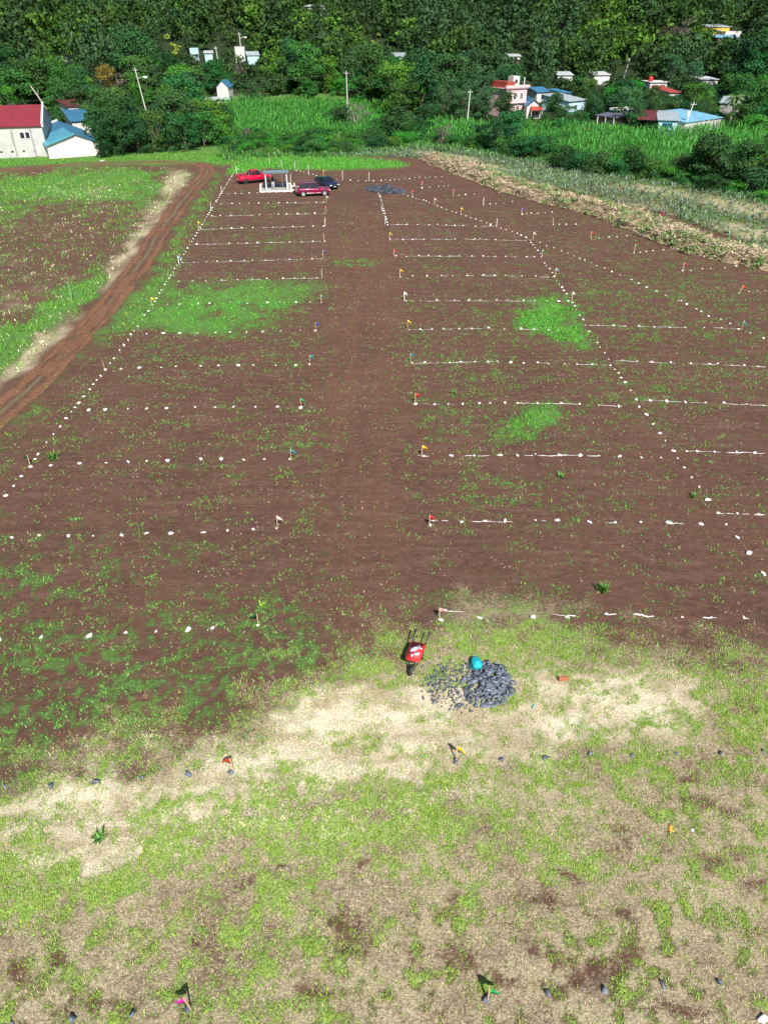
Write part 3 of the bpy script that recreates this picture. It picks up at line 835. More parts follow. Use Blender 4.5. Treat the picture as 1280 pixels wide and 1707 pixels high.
props(fastmesh('stalk_heap', V, F, M_husk), 'long heap of dry tan stalks and leaves along the right field edge', 'stalk heap', kind='stuff')
gsel = RG.uniform(0, 1, n) < np.clip(fbm(q[:, 0] / 2, q[:, 1] / 2, 105, 3) * 4 - 1.9, 0, 0.7)
P, F = blades(np.repeat(q[gsel, 0], 2), np.repeat(q[gsel, 1], 2), 0.5, 0.09, 0.7)
P[:, 2] += np.repeat(np.repeat(q[gsel, 2], 2), 6) * 0.8
props(fastmesh('heap_weeds', P, F, M_weed), 'green weeds growing through the heap of dry stalks', 'weeds', kind='stuff')

# ------------------------------------------------------------------ trees
LEAFS = {
    'dark': mat('leaf_dark', (0.029, 0.090, 0.025), 0.6, island=0.40, obj=0.30, hue=0.03, trans=0.12, spec=0.15),
    'mid': mat('leaf_mid', (0.035, 0.132, 0.026), 0.6, island=0.40, obj=0.30, hue=0.035, trans=0.15, spec=0.15),
    'bright': mat('leaf_bright', (0.062, 0.215, 0.026), 0.6, island=0.38, obj=0.22, hue=0.03, trans=0.2, spec=0.15),
    'olive': mat('leaf_olive', (0.055, 0.125, 0.028), 0.6, island=0.38, obj=0.25, hue=0.025, trans=0.15, spec=0.15),
    'grey': mat('leaf_greygreen', (0.046, 0.128, 0.045), 0.6, island=0.38, obj=0.25, hue=0.02, trans=0.12, spec=0.15),
    'yellow': mat('leaf_yellowgreen', (0.24, 0.30, 0.035), 0.6, island=0.35, obj=0.1, trans=0.2),
    'orange': mat('leaf_orange', (0.20, 0.15, 0.02), 0.6, island=0.5, obj=0.1, hue=0.0, trans=0.2),
    'bare': mat('twigs_grey', (0.15, 0.125, 0.105), 0.85, island=0.35, obj=0.2),
}
M_bark = mat('bark', (0.13, 0.10, 0.075), 0.9, var=0.3, scale=6, bump=0.6)
M_barkp = mat('bark_pale', (0.42, 0.38, 0.31), 0.85, var=0.3, scale=5, bump=0.4)

def leafcloud(seed, kind, n, leaf, shape):
    """quads spread over the shells of many overlapping lobes; unit crown: width 1, base at 0, height = shape h"""
    r = np.random.default_rng(seed)
    H = shape['h']; nl = shape['lobes']; c = []
    for i in range(nl):
        f = r.uniform(0, 1)
        z = H * (shape['z0'] + (1 - shape['z0']) * f)
        prof = math.sqrt(max(0.02, 1 - abs((f - shape.get('mid', 0.4)) / 0.75) ** 2.2))
        rad = 0.5 * prof * r.uniform(0.15, 0.85)
        a = r.uniform(0, 6.28)
        s = shape['ls'] * r.uniform(0.65, 1.25)
        c.append((rad * math.cos(a), rad * math.sin(a), min(z, H - s * 0.7), s, s * r.uniform(0.6, 0.95)))
    c = np.array(c)
    w = c[:, 3] ** 2; w /= w.sum()
    k = r.choice(nl, n, p=w)
    d = r.normal(0, 1, (n, 3)); d /= np.linalg.norm(d, axis=1)[:, None]
    d[:, 2] = np.where(d[:, 2] < -0.35, -d[:, 2] * 0.6, d[:, 2])
    rr = r.uniform(0.72, 1.12, n) ** 0.8
    P = c[k, :3] + d * rr[:, None] * np.stack([c[k, 3], c[k, 3], c[k, 4]], 1)
    if kind == 'bare':
        nrm = np.cross(d, r.normal(0, 1, (n, 3)))
    else:
        nrm = d * 0.9 + r.normal(0, 0.55, (n, 3)) + np.array([0, 0, 0.25])
    nrm /= np.linalg.norm(nrm, axis=1)[:, None]
    t1 = np.cross(nrm, r.normal(0, 1, (n, 3))); t1 /= np.linalg.norm(t1, axis=1)[:, None]
    t2 = np.cross(nrm, t1)
    if kind == 'bare': l1, l2 = leaf * r.uniform(1.2, 2.6, n), leaf * 0.10 * np.ones(n); 
    else: l1, l2 = leaf * r.uniform(0.6, 1.4, n), leaf * r.uniform(0.35, 0.75, n)
    a = t1 * l1[:, None] / 2; b = t2 * l2[:, None] / 2
    V = np.stack([P - a, P - b * 1.0, P + a, P + b], 1).reshape(-1, 3)
    return V, np.arange(4 * n).reshape(n, 4), c

def trunk_mesh(seed, c, H, thin=1.0, full=False):
    r = random.Random(seed); mb = MB()
    top = H * (0.85 if full else 0.55)
    pts = [Vector((r.uniform(-.03, .03) * i, r.uniform(-.03, .03) * i, top * i / 4)) for i in range(5)]
    for i in range(4): mb.tube(pts[i], pts[i + 1], 0.035 * thin * (1 - i * 0.2), 0.035 * thin * (1 - (i + 1) * 0.2), 7)
    for i in range(min(7, len(c))):
        q = Vector(c[i][:3]); s = pts[1 + i % 3]
        mb.tube(s, s.lerp(q, 0.95), 0.016 * thin, 0.006 * thin, 5)
    return mb

KINDS = {  # shape of the crown, leaf colour, leaf count, leaf size, default width metres
    'round_dark':  (dict(h=0.95, lobes=24, z0=0.03, ls=0.17), 'dark', 3600, 0.052, 9),
    'round_mid':   (dict(h=0.90, lobes=22, z0=0.03, ls=0.17), 'mid', 3600, 0.052, 8),
    'broad_bright':(dict(h=0.78, lobes=24, z0=0.04, ls=0.16), 'bright', 3400, 0.050, 8.5),
    'loose_olive': (dict(h=0.95, lobes=28, z0=0.05, ls=0.13), 'olive', 2900, 0.046, 8),
    'grey_round':  (dict(h=0.95, lobes=26, z0=0.04, ls=0.15), 'grey', 3100, 0.046, 7.5),
    'tall_eucalypt': (dict(h=2.3, lobes=24, z0=0.34, ls=0.20, mid=0.55), 'grey', 2600, 0.065, 5.5),
    'yellow_tree': (dict(h=1.2, lobes=14, z0=0.15, ls=0.17), 'yellow', 2200, 0.055, 5.5),
    'orange_tree': (dict(h=1.1, lobes=14, z0=0.15, ls=0.17), 'orange', 2200, 0.055, 6),
    'bare_tree':   (dict(h=1.0, lobes=18, z0=0.2, ls=0.16), 'bare', 2000, 0.060, 6),
    'bush_dark':   (dict(h=0.75, lobes=18, z0=0.0, ls=0.22), 'dark', 2300, 0.060, 4),
    'bush_mid':    (dict(h=0.70, lobes=17, z0=0.0, ls=0.22), 'mid', 2200, 0.062, 4),
    'bush_bright': (dict(h=0.60, lobes=17, z0=0.0, ls=0.22), 'bright', 2200, 0.062, 4),
}
PROTO = {}
for ki, (kn, (shape, lk, n, leaf, w)) in enumerate(KINDS.items()):
    PROTO[kn] = []
    for s in range(3 if kn.startswith(('round', 'broad', 'loose', 'grey')) else 2):
        seed = 100 * ki + s
        V, F, c = leafcloud(seed, lk, n, leaf, shape)
        co = fastmesh('crown', V, F, LEAFS[lk], link=False)
        tall = kn == 'tall_eucalypt'
        tb = trunk_mesh(seed, c, shape['h'], 0.6 if tall else (1.0 if 'bush' not in kn else 0.5), tall).build('trunk', M_barkp if kn in ('tall_eucalypt', 'bare_tree') else M_bark, link=False)
        PROTO[kn].append((co, tb, V, F))

TREES = []      # dicts: pos, kind, width
def plant_tree(kind, p, w, hs=1.0, name='tree', label=None, cat='tree', group=None, variant=None):
    co, tb, V, F = PROTO[kind][rnd.randrange(len(PROTO[kind])) if variant is None else variant]
    r = empty(name, p, rnd.uniform(0, 6.28), label, cat, group)
    r.scale = (w, w, w * hs)
    for src, nm in ((co, 'crown'), (tb, 'trunk')):
        if nm == 'trunk' and 'bush' in kind: nm = 'stem'
        c = src.copy(); c.name = nm; COL.objects.link(c); c.parent = r
    return r

# keep-clear windows in which houses show between the crowns: x0, x1, y0, y1, distance of the house
CLEAR = []
def blocked(x, y, z, w, h):
    h *= 1.04
    px, py, zc = PX(x, y, z); k = FPX / zc
    x0, x1 = px - 0.48 * w * k, px + 0.48 * w * k; y0, y1 = py - h * k * 0.97, py
    for (a, b, c, d, dist) in CLEAR:
        if y < dist + 3 and x1 > a and x0 < b and y1 > c and y0 < d: return True
        if abs(y - dist - 4) < 5 and x > (a - 640) / FPX * zc - 3 and x < (b - 640) / FPX * zc + 3 and y >= dist: return True
    return False

# ------------------------------------------------------------------ buildings
WALLS = {}
def wm(name, col, rough=0.85):
    if name not in WALLS:
        c2 = tuple(c * 0.78 for c in col)
        WALLS[name] = mat(name, col, rough, var=0.10, scale=0.7, col2=c2, bump=0.15)
    return WALLS[name]
ROOFM = {}
def rm_(name, col):
    if name not in ROOFM:
        m = mat(name, col, 0.45, var=0.15, scale=0.6, col2=tuple(c * 0.72 for c in col))
        N = m.node_tree.nodes; L = m.node_tree.links
        wv = N.new('ShaderNodeTexWave'); wv.inputs['Scale'].default_value = 1.3; wv.bands_direction = 'X'
        tcn = N.new('ShaderNodeTexCoord'); L.new(tcn.outputs['Object'], wv.inputs['Vector'])
        bp = N.new('ShaderNodeBump'); bp.inputs['Strength'].default_value = 0.9; bp.inputs['Distance'].default_value = 0.08
        L.new(wv.outputs[1], bp.inputs['Height']); L.new(bp.outputs[0], N['Principled BSDF'].inputs['Normal'])
        ROOFM[name] = m
    return ROOFM[name]
M_glass = mat('dark_glass', (0.02, 0.03, 0.04), 0.12, spec=0.6)
M_frame = mat('window_frame', (0.75, 0.75, 0.73), 0.6)
M_frameteal = mat('teal_frame', (0.03, 0.30, 0.38), 0.6)
M_dark = mat('dark_opening', (0.035, 0.03, 0.03), 0.8)
M_door = mat('brown_door', (0.14, 0.07, 0.04), 0.6)

def window(par, x, z, w, h, y=0.0, panes=2, fm=None):
    mb = MB(); t = 0.09
    mb.box(x - w / 2 - t, x + w / 2 + t, y - 0.07, y + 0.02, z - t, z); mb.box(x - w / 2 - t, x + w / 2 + t, y - 0.07, y + 0.02, z + h, z + h + t)
    mb.box(x - w / 2 - t, x - w / 2, y - 0.07, y + 0.02, z, z + h); mb.box(x + w / 2, x + w / 2 + t, y - 0.07, y + 0.02, z, z + h)
    for i in range(1, panes):
        xx = x - w / 2 + w * i / panes; mb.box(xx - 0.04, xx + 0.04, y - 0.06, y + 0.015, z, z + h)
    o = mb.build('window', fm or M_frame, par)
    MB().box(x - w / 2, x + w / 2, y - 0.035, y - 0.01, z, z + h).build('pane', M_glass, o)
    return o

def house(fl, fr, depth, h, rise, wall, roof, label, name='house', ridge='along', wins=(), doors=(), over=0.35, skew=0.0, cat='house', flat=False, mono=False, rooflabel=None, sill=0.0):
    """fl, fr: pixel of the front wall's feet; local x runs along the front, y goes back"""
    A = G(*fl); B = G(*fr); d = B - A; W = Vector((d.x, d.y)).length
    zb = min(A.z, B.z) - 0.3
    o = empty(name, (A.x, A.y, zb), math.atan2(d.y, d.x), label, cat)
    H = h + 0.3
    D = depth
    def P(x, y, z): return (x + skew * y, y, z)
    mb = MB()
    t = 0.12
    if flat:
        mb.hexa([P(0, 0, 0), P(W, 0, 0), P(W, D, 0), P(0, D, 0), P(0, 0, H), P(W, 0, H), P(W, D, H), P(0, D, H)])
        rb = MB().hexa([P(-over, -over, H), P(W + over, -over, H), P(W + over, D + over, H), P(-over, D + over, H),
                        P(-over, -over, H + t * 1.5), P(W + over, -over, H + t * 1.5), P(W + over, D + over, H + t * 1.5), P(-over, D + over, H + t * 1.5)])
    elif mono:
        mb.hexa([P(0, 0, 0), P(W, 0, 0), P(W, D, 0), P(0, D, 0), P(0, 0, H), P(W, 0, H), P(W, D, H + rise), P(0, D, H + rise)])
        k = rise / D * over
        rb = MB().hexa([P(-over, -over, H - k), P(W + over, -over, H - k), P(W + over, D + over, H + rise + k), P(-over, D + over, H + rise + k),
                        P(-over, -over, H - k + t), P(W + over, -over, H - k + t), P(W + over, D + over, H + rise + k + t), P(-over, D + over, H + rise + k + t)])
    elif ridge == 'along':      # ridge parallel to the front
        for x in (0, W):
            pass
        prof = [(0, 0), (D, 0), (D, H), (D / 2, H + rise), (0, H)]
        v = [P(0, y, z) for y, z in prof] + [P(W, y, z) for y, z in prof]; n = 5
        mb.add(v, [(0, 1, 2, 3, 4), (9, 8, 7, 6, 5)] + [(i, i + 5, (i + 1) % 5 + 5, (i + 1) % 5) for i in range(5)])
        rb = MB(); k = rise / (D / 2) * over
        for (y0, z0, y1, z1) in ((-over, H - k, D / 2, H + rise), (D + over, H - k, D / 2, H + rise)):
            rb.hexa([P(-over, y0, z0), P(W + over, y0, z0), P(W + over, y1, z1), P(-over, y1, z1), P(-over, y0, z0 + t), P(W + over, y0, z0 + t), P(W + over, y1, z1 + t), P(-over, y1, z1 + t)])
    else:                       # gable towards the camera
        fx = 0.5 if ridge == 'across' else ridge
        xr = W * fx
        prof = [(0, 0), (W, 0), (W, H), (xr, H + rise), (0, H)]
        v = [P(x, 0, z) for x, z in prof] + [P(x, D, z) for x, z in prof]
        mb.add(v, [(4, 3, 2, 1, 0), (5, 6, 7, 8, 9)] + [(i, (i + 1) % 5, (i + 1) % 5 + 5, i + 5) for i in range(5)])
        rb = MB()
        for (x0, x1) in ((-over, xr), (W + over, xr)):
            run = abs(xr - (0 if x0 < 0 else W)); z0 = H - rise / max(run, .1) * over
            rb.hexa([P(x0, -over, z0), P(x1, -over, H + rise), P(x1, D + over, H + rise), P(x0, D + over, z0),
                     P(x0, -over, z0 + t), P(x1, -over, H + rise + t), P(x1, D + over, H + rise + t), P(x0, D + over, z0 + t)])
    mb.build('wall', wall, o)
    r = rb.build('roof', roof, o)
    for w in wins: window(o, w[0] * W, w[1] + 0.3, w[2], w[3], fm=w[4] if len(w) > 4 else None)
    for dd in doors: MB().box(dd[0] * W - dd[1] / 2, dd[0] * W + dd[1] / 2, -0.05, 0.02, 0.3, 0.3 + dd[2]).build('door', M_door, o)
    px, py, zc = PX(A.x, A.y, A.z)
    return o, W, H, A.y

W_white = wm('white_wall', (0.62, 0.61, 0.58)); W_conc = wm('concrete_wall', (0.52, 0.52, 0.49)); W_pink = wm('pink_wall', (0.72, 0.50, 0.50))
W_blue = wm('pale_blue_wall', (0.45, 0.66, 0.72)); W_yel = wm('yellow_wall', (0.62, 0.42, 0.05)); W_brown = wm('brown_wall', (0.20, 0.13, 0.10)); W_grey = wm('grey_wall', (0.33, 0.32, 0.30))
R_red = rm_('red_roof', (0.30, 0.035, 0.045)); R_blue = rm_('blue_roof', (0.05, 0.20, 0.34)); R_sky = rm_('sky_blue_roof', (0.22, 0.50, 0.68))
R_maroon = rm_('maroon_roof', (0.16, 0.04, 0.045)); R_silver = rm_('silver_roof', (0.40, 0.47, 0.50)); R_grey = rm_('grey_roof', (0.14, 0.14, 0.20)); R_pale = rm_('pale_roof', (0.62, 0.66, 0.66))
R_tile = rm_('red_tile_roof', (0.42, 0.07, 0.05))

# red-roofed warehouse at the left edge
o, W, H, Y0 = house((-110, 269), (82, 261), 17, 5.0, 2.6, W_conc, R_red, 'long pale concrete building with dark red metal roof at left edge', name='warehouse', cat='warehouse', over=0.15)
for i in range(6): MB().box(W * (i + 0.35) / 6 - 0.15, W * (i + 0.35) / 6 + 0.15, -0.09, 0.02, 0, H).build('pilaster', W_grey, o)
window(o, W - 3.6, 3.4, 0.7, 1.0, panes=1); window(o, W - 2.7, 3.4, 0.7, 1.0, panes=1); window(o, W - 15.5, 2.7, 0.7, 0.7, panes=1)
for k in range(4): MB().box(W - 8 + 1.9 * k, W - 7.6 + 1.9 * k, -0.03, 0.03, 1.2, 1.5).build('vent', M_dark, o)
mb = MB()
mb.add([(W, -0.2, H - .15), (W + 0.35, -0.2, H - .15), (W + 0.35, 8.5, H + 2.6), (W, 8.5, H + 2.6), (W, -0.2, H + 0.5), (W + 0.35, -0.2, H + 0.5), (W + 0.35, 8.5, H + 3.15), (W, 8.5, H + 3.15)],
       [(3, 2, 1, 0), (4, 5, 6, 7), (0, 1, 5, 4), (1, 2, 6, 5), (2, 3, 7, 6), (3, 0, 4, 7)])
mb.build('parapet', W_white, o)
MB().box(0, W, -0.22, -0.1, H - 0.12, H + 0.1).build('gutter', R_maroon, o)
CLEAR.append((-60, 84, 186, 268, Y0))
# blue-roofed gable house
o, W, H, Y0 = house((84, 265), (168, 259), 21, 2.3, 1.5, wm('bright_white_wall', (0.82, 0.78, 0.76)), R_blue, 'white gable-fronted house with blue sheet roof beside the red-roofed building', ridge=0.56, skew=0.0, over=0.4)
mb = MB()
mb.add([(0.3, 3.0, H + .48), (W * .56 - .5, 3, H + 1.86), (W * .56 - 3.0, 12, H + 1.86), (-2.2, 12, H + .48)], [(0, 1, 2, 3)])
CLEAR.append((84, 150, 195, 262, Y0))
sh = MB()
x1, z1 = W * .56 - 0.4, H + 1.9 - 0.1
def rp(x, y, dz=0.0):  # on the left slope
    return (x, y, H + 1.5 * x / (W * .56) + dz)
MB().hexa([rp(-.38, -.35, .13), rp(x1, -.35, .13), rp(x1, 10, .13), rp(-.38, 10, .13), rp(-.38, -.35, .17), rp(x1, -.35, .17), rp(x1, 10, .17), rp(-.38, 10, .17)]).build('roof_sheet', rm_('faded_blue_roof', (0.10, 0.36, 0.50)), o)
MB().hexa([rp(-.4, -.45, -.12), rp(x1 + .4, -.45, -.12), rp(x1 + .4, -.36, -.12), rp(-.4, -.36, -.12), rp(-.4, -.45, .2), rp(x1 + .4, -.45, .2), rp(x1 + .4, -.36, .2), rp(-.4, -.36, .2)]).build('fascia', rm_('teal_trim', (0.10, 0.42, 0.52)), o)
MB().hexa([rp(-.4, 21.3, 0), rp(x1 + .4, 21.3, 0), rp(x1 + .4, 21.8, 0), rp(-.4, 21.8, 0), rp(-.4, 21.3, .4), rp(x1 + .4, 21.3, .4), rp(x1 + .4, 21.8, .4), rp(-.4, 21.8, .4)]).build('flashing', W_white, o)
# shed behind it
o, W, H, Y0 = house((126, 231), (160, 229), 12, 3.2, 1.0, W_white, R_blue, 'small blue-roofed shed behind the white gable house', name='shed', ridge='along', cat='shed', mono=True)
CLEAR.append((126, 146, 202, 228, Y0 - 6))
o, W, H, Y0 = house((122, 214), (150, 212), 9, 4.4, 0.8, W_white, R_maroon, 'narrow maroon-roofed shed farthest back beside the blue roofs', name='shed', cat='shed', mono=True)

H_LIST = [
    # fl, fr, depth, h, rise, wall, roof, label, kwargs, clear window
    ((840, 196), (874, 193), 7, 6.2, 0, W_pink, W_pink, 'two-storey pink house with white windows and rooftop water tower', dict(flat=True, name='pink_house', wins=((0.60, 0.9, 0.9, 1.5), (0.42, 3.9, 0.8, 1.3), (0.74, 3.9, 0.8, 1.3))), (838, 875, 140, 190)),
    ((876, 200), (899, 200), 9, 3.2, 1.2, W_white, R_blue, 'small bright blue-roofed house with red awning beside the pink house', dict(ridge='across', doors=((0.4, 0.9, 2.0),), wins=((0.75, 1.0, 0.8, 0.9),)), (874, 901, 166, 196)),
    ((893, 173), (913, 171), 7, 2.8, 0.9, W_white, R_blue, 'white house with teal-blue roof up the slope behind the pink house', dict(ridge='along', wins=((0.5, 1.0, 1.2, 1.1),)), (893, 912, 153, 166)),
    ((938, 178), (948, 176), 5, 3.2, 0.6, W_white, R_blue, 'tiny blue-roofed house left of the pale sheet roofs', dict(mono=True), (938, 948, 161, 170)),
    ((946, 190), (974, 186), 9, 2.8, 1.0, W_blue, R_silver, 'pale blue house with silvery sheet roof among right trees', dict(mono=True, wins=((0.4, 0.9, 1.3, 1.0),)), (945, 970, 168, 188)),
    ((996, 216), (1023, 220), 10, 2.9, 0.9, W_brown, R_grey, 'open brown house with slate-grey roof behind the corn', dict(mono=True, over=0.8, doors=((0.3, 1.0, 2.1),), wins=((0.65, 1.0, 1.0, 1.0),)), (990, 1024, 184, 214)),
    ((1093, 226), (1124, 227), 8, 3.0, 0.9, W_blue, R_silver, 'pale blue house with teal trim and two dark windows', dict(mono=True, wins=((0.35, 1.6, 0.9, 0.8, M_frameteal), (0.62, 1.6, 0.9, 0.8, M_frameteal))), (1093, 1125, 198, 224)),
    ((1138, 225), (1198, 216), 10, 2.4, 1.0, W_conc, R_sky, 'low stone house with light blue sheet roof and arched openings', dict(mono=True, over=0.25), (1136, 1200, 192, 220)),
    ((1080, 158), (1108, 157), 6, 3.0, 0, W_white, W_white, 'unfinished white house frame with red tank on its roof', dict(flat=True, doors=((0.3, 1.8, 2.4), (0.75, 1.6, 2.4))), (1079, 1107, 130, 148)),
    ((1112, 176), (1128, 174), 7, 3.0, 1.0, W_white, R_tile, 'small house with bright red roof among dark trees', dict(mono=True), (1116, 1128, 150, 161)),
    ((1165, 152), (1192, 150), 6, 2.8, 0.4, W_white, R_pale, 'pale flat-roofed house above the light blue roof', dict(mono=True), (1168, 1190, 133, 140)),
    ((1196, 192), (1226, 194), 7, 2.8, 0.9, W_grey, R_silver, 'grey house with faded sheet roof behind the palm', dict(mono=True), (1199, 1226, 176, 187)),
    ((928, 142), (952, 142), 6, 2.6, 0.5, W_white, R_pale, 'white roofed hut in the clearing left of the white pole', dict(mono=True), (930, 944, 128, 134)),
    ((988, 142), (1014, 141), 6, 2.6, 0.5, W_white, R_pale, 'white roofed house near the leaning slope pole', dict(mono=True), (990, 1012, 126, 134)),
    ((1166, 64), (1212, 63), 7, 3.4, 0.8, W_yel, R_silver, 'yellow house with blue-grey roof high on the right slope', dict(mono=True, wins=((0.3, 1.0, 1.2, 1.4), (0.65, 1.0, 1.2, 1.4))), (1182, 1225, 37, 54)),
    ((1192, 82), (1230, 81), 7, 3.2, 0.6, W_brown, R_sky, 'brown house with light blue porch roof below the yellow house', dict(mono=True, doors=((0.25, 0.9, 2.1), (0.6, 0.9, 2.1))), (1190, 1232, 52, 78)),
    ((1206, 66), (1232, 66), 4, 2.4, 0, W_white, W_white, 'white block hut with one dark window below the yellow house', dict(flat=True, wins=((0.4, 0.8, 1.0, 0.8),), over=0.05), (1207, 1226, 52, 60)),
    ((364, 170), (383, 170), 7, 3.6, 1.5, W_white, R_blue, 'white gable house with blue roof left of the corn field', dict(ridge='across', over=0.2), (360, 385, 138, 163)),
    ((345, 180), (382, 178), 4, 1.8, 0.3, W_white, R_pale, 'low pale lean-to in front of the white gable house', dict(mono=True, name='lean_to', cat='shed'), (352, 386, 163, 170)),
    ((319, 103), (333, 103), 6, 3.6, 0, W_blue, W_blue, 'pale blue cube house on the left slope', dict(flat=True, over=0.05), (319, 332, 82, 94)),
    ((343, 105), (356, 105), 6, 2.8, 0.4, W_blue, R_pale, 'white slab-roofed hut between two pale houses on left slope', dict(mono=True), (344, 356, 88, 98)),
    ((394, 108), (410, 108), 6, 4.8, 0, W_white, W_white, 'tall white wall house beside the left slope lamp post', dict(flat=True, over=0.05), (395, 409, 82, 97)),
    ((414, 109), (433, 108), 6, 2.8, 0.9, wm('mint_wall', (0.45, 0.72, 0.68)), R_silver, 'mint green hut with pale gabled roof on left slope', dict(ridge='along', over=0.3), (414, 432, 91, 101)),
    ((660, 110), (682, 110), 6, 2.6, 0.8, W_blue, R_silver, 'pale blue hut alone among trees above the corn field', dict(mono=True, wins=((0.5, 0.9, 1.2, 0.9),)), (664, 681, 91, 100)),
    ((508, 26), (542, 26), 7, 3.0, 0.6, W_white, R_pale, 'white house at the top edge of the photo', dict(mono=True, wins=((0.4, 1, 1.4, 0.9),)), (512, 540, 2, 14)),
    ((100, 122), (116, 122), 5, 4.0, 0, W_grey, R_grey, 'dark grey-blue hut half hidden on the far left slope', dict(flat=True, over=0.1), (102, 115, 92, 107)),
    ((848, 108), (866, 108), 5, 2.4, 0.4, W_white, R_pale, 'small white hut beside the tall pale-trunked trees', dict(mono=True), (849, 862, 93, 99)),
]
HOUSES = {}
for fl, fr, dp, h, rise, wl, rf, lab, kw, clr in H_LIST:
    o, W, H, Y0 = house(fl, fr, dp, h, rise, wl, rf, lab, **kw)
    HOUSES[lab] = (o, W, H)
    a_, b_, c_, d_ = clr
    CLEAR.append((a_ + 1, b_ - 1, c_ + 1, d_ - (0.35 if d_ < 112 else 0.15) * (d_ - c_), Y0))
# pink house: storey band, cornice, tower, red roof terrace
o, W, H = HOUSES['two-storey pink house with white windows and rooftop water tower']
MB().box(-0.3, W + 0.3, -0.55, -0.003, 3.35, 3.6).build('storey_ledge', W_pink, o)
MB().box(-0.45, W + 0.45, -0.45, 0.0, H + 0.183, H + 0.75).build('parapet', W_pink, o)
t_ = MB().box(W * .42, W * .72, 1.0, 3.0, H + .183, H + 2.6).build('water_tower', W_white, o)
MB().box(W * .50, W * .62, 0.96, 1.02, H + 1.1, H + 1.9).build('opening', M_dark, t_)
MB().box(0.2, W * .40, 0.2, 6, H + .183, H + 1.5).build('roof_terrace', R_tile, o)
MB().tube((W * .95, 1, H + .1), (W * .95, 1, H + 2.3), 0.15).build('tank_pipe', W_white, o)
o, W, H = HOUSES['small bright blue-roofed house with red awning beside the pink house']
MB().hexa([(W * .25, -1.6, 2.5), (W + .2, -1.6, 2.5), (W + .2, -.02, 3.2), (W * .25, -.02, 3.2), (W * .25, -1.6, 2.6), (W + .2, -1.6, 2.6), (W + .2, -.02, 3.3), (W * .25, -.02, 3.3)]).build('awning', R_tile, o)
for x in (W * .27, W + .1): MB().tube((x, -1.5, 0), (x, -1.5, 2.5), 0.09).build('awning_post', W_white, o)
o, W, H = HOUSES['open brown house with slate-grey roof behind the corn']
for x in (0.1, W * .5, W): MB().tube((x, -0.7, 0), (x, -0.7, H - .1), 0.13).build('porch_post', W_white, o)
MB().box(-0.3, W * .35, 3.0, 9.5, H + .9, H + 1.3).build('water_slab', W_white, o)
o, W, H = HOUSES['pale blue house with teal trim and two dark windows']
MB().box(-0.1, W + .1, -0.12, -0.003, 2.95, 3.15).build('trim', M_frameteal, o)
MB().hexa([(-4.5, 1, 3.1), (-.1, 1, 3.1), (-.1, 8, 4.3), (-4.5, 8, 4.3), (-4.5, 1, 3.2), (-.1, 1, 3.2), (-.1, 8, 4.4), (-4.5, 8, 4.4)]).build('side_roof', R_maroon, o)
o, W, H = HOUSES['low stone house with light blue sheet roof and arched openings']
for f in (0.52, 0.66, 0.80):
    mb = MB(); n = 12; pts = []
    x = W * f; w = 0.95; hh = 1.2
    pts = [(x - w / 2, 0.3), (x + w / 2, 0.3), (x + w / 2, hh)] + [(x + w / 2 * math.cos(a), hh + w / 2 * math.sin(a)) for a in [math.pi * k / 8 for k in range(1, 8)]] + [(x - w / 2, hh)]
    mb.prism(pts, -0.03, 0.03).build('arched_opening', M_dark, o)
    MB().box(x - w / 2 - .28, x - w / 2 - .03, -0.2, -0.003, 0, H - .05).build('pillar', W_white, o)
o, W, H = HOUSES['unfinished white house frame with red tank on its roof']
MB().loft([[(W * .15 + 0.7 * s * math.cos(a), 2 + 0.7 * s * math.sin(a), H + .18 + z) for a in [k * math.pi / 5 for k in range(10)]] for z, s in ((0, 1), (.9, 1), (1.2, .6), (1.3, .2))]).build('water_tank', mat('red_tank', (0.5, 0.02, 0.02), 0.5), o, True)
CLEAR.append((168, 198, 120, 150, 245)); CLEAR.append((279, 303, 68, 96, 300)); CLEAR.append((617, 637, 64, 78, 330))
CLEAR.append((572, 584, 128, 178, 225))
CLEAR.append((236, 256, 124, 186, 216))
CLEAR.append((772, 784, 157, 206, 190))
CLEAR.append((1132, 1148, 177, 220, 182))
CLEAR.append((362, 367, 85, 101, 300))
CLEAR.append((401, 405, 62, 80, 320))
CLEAR.append((1036, 1045, 103, 130, 270))

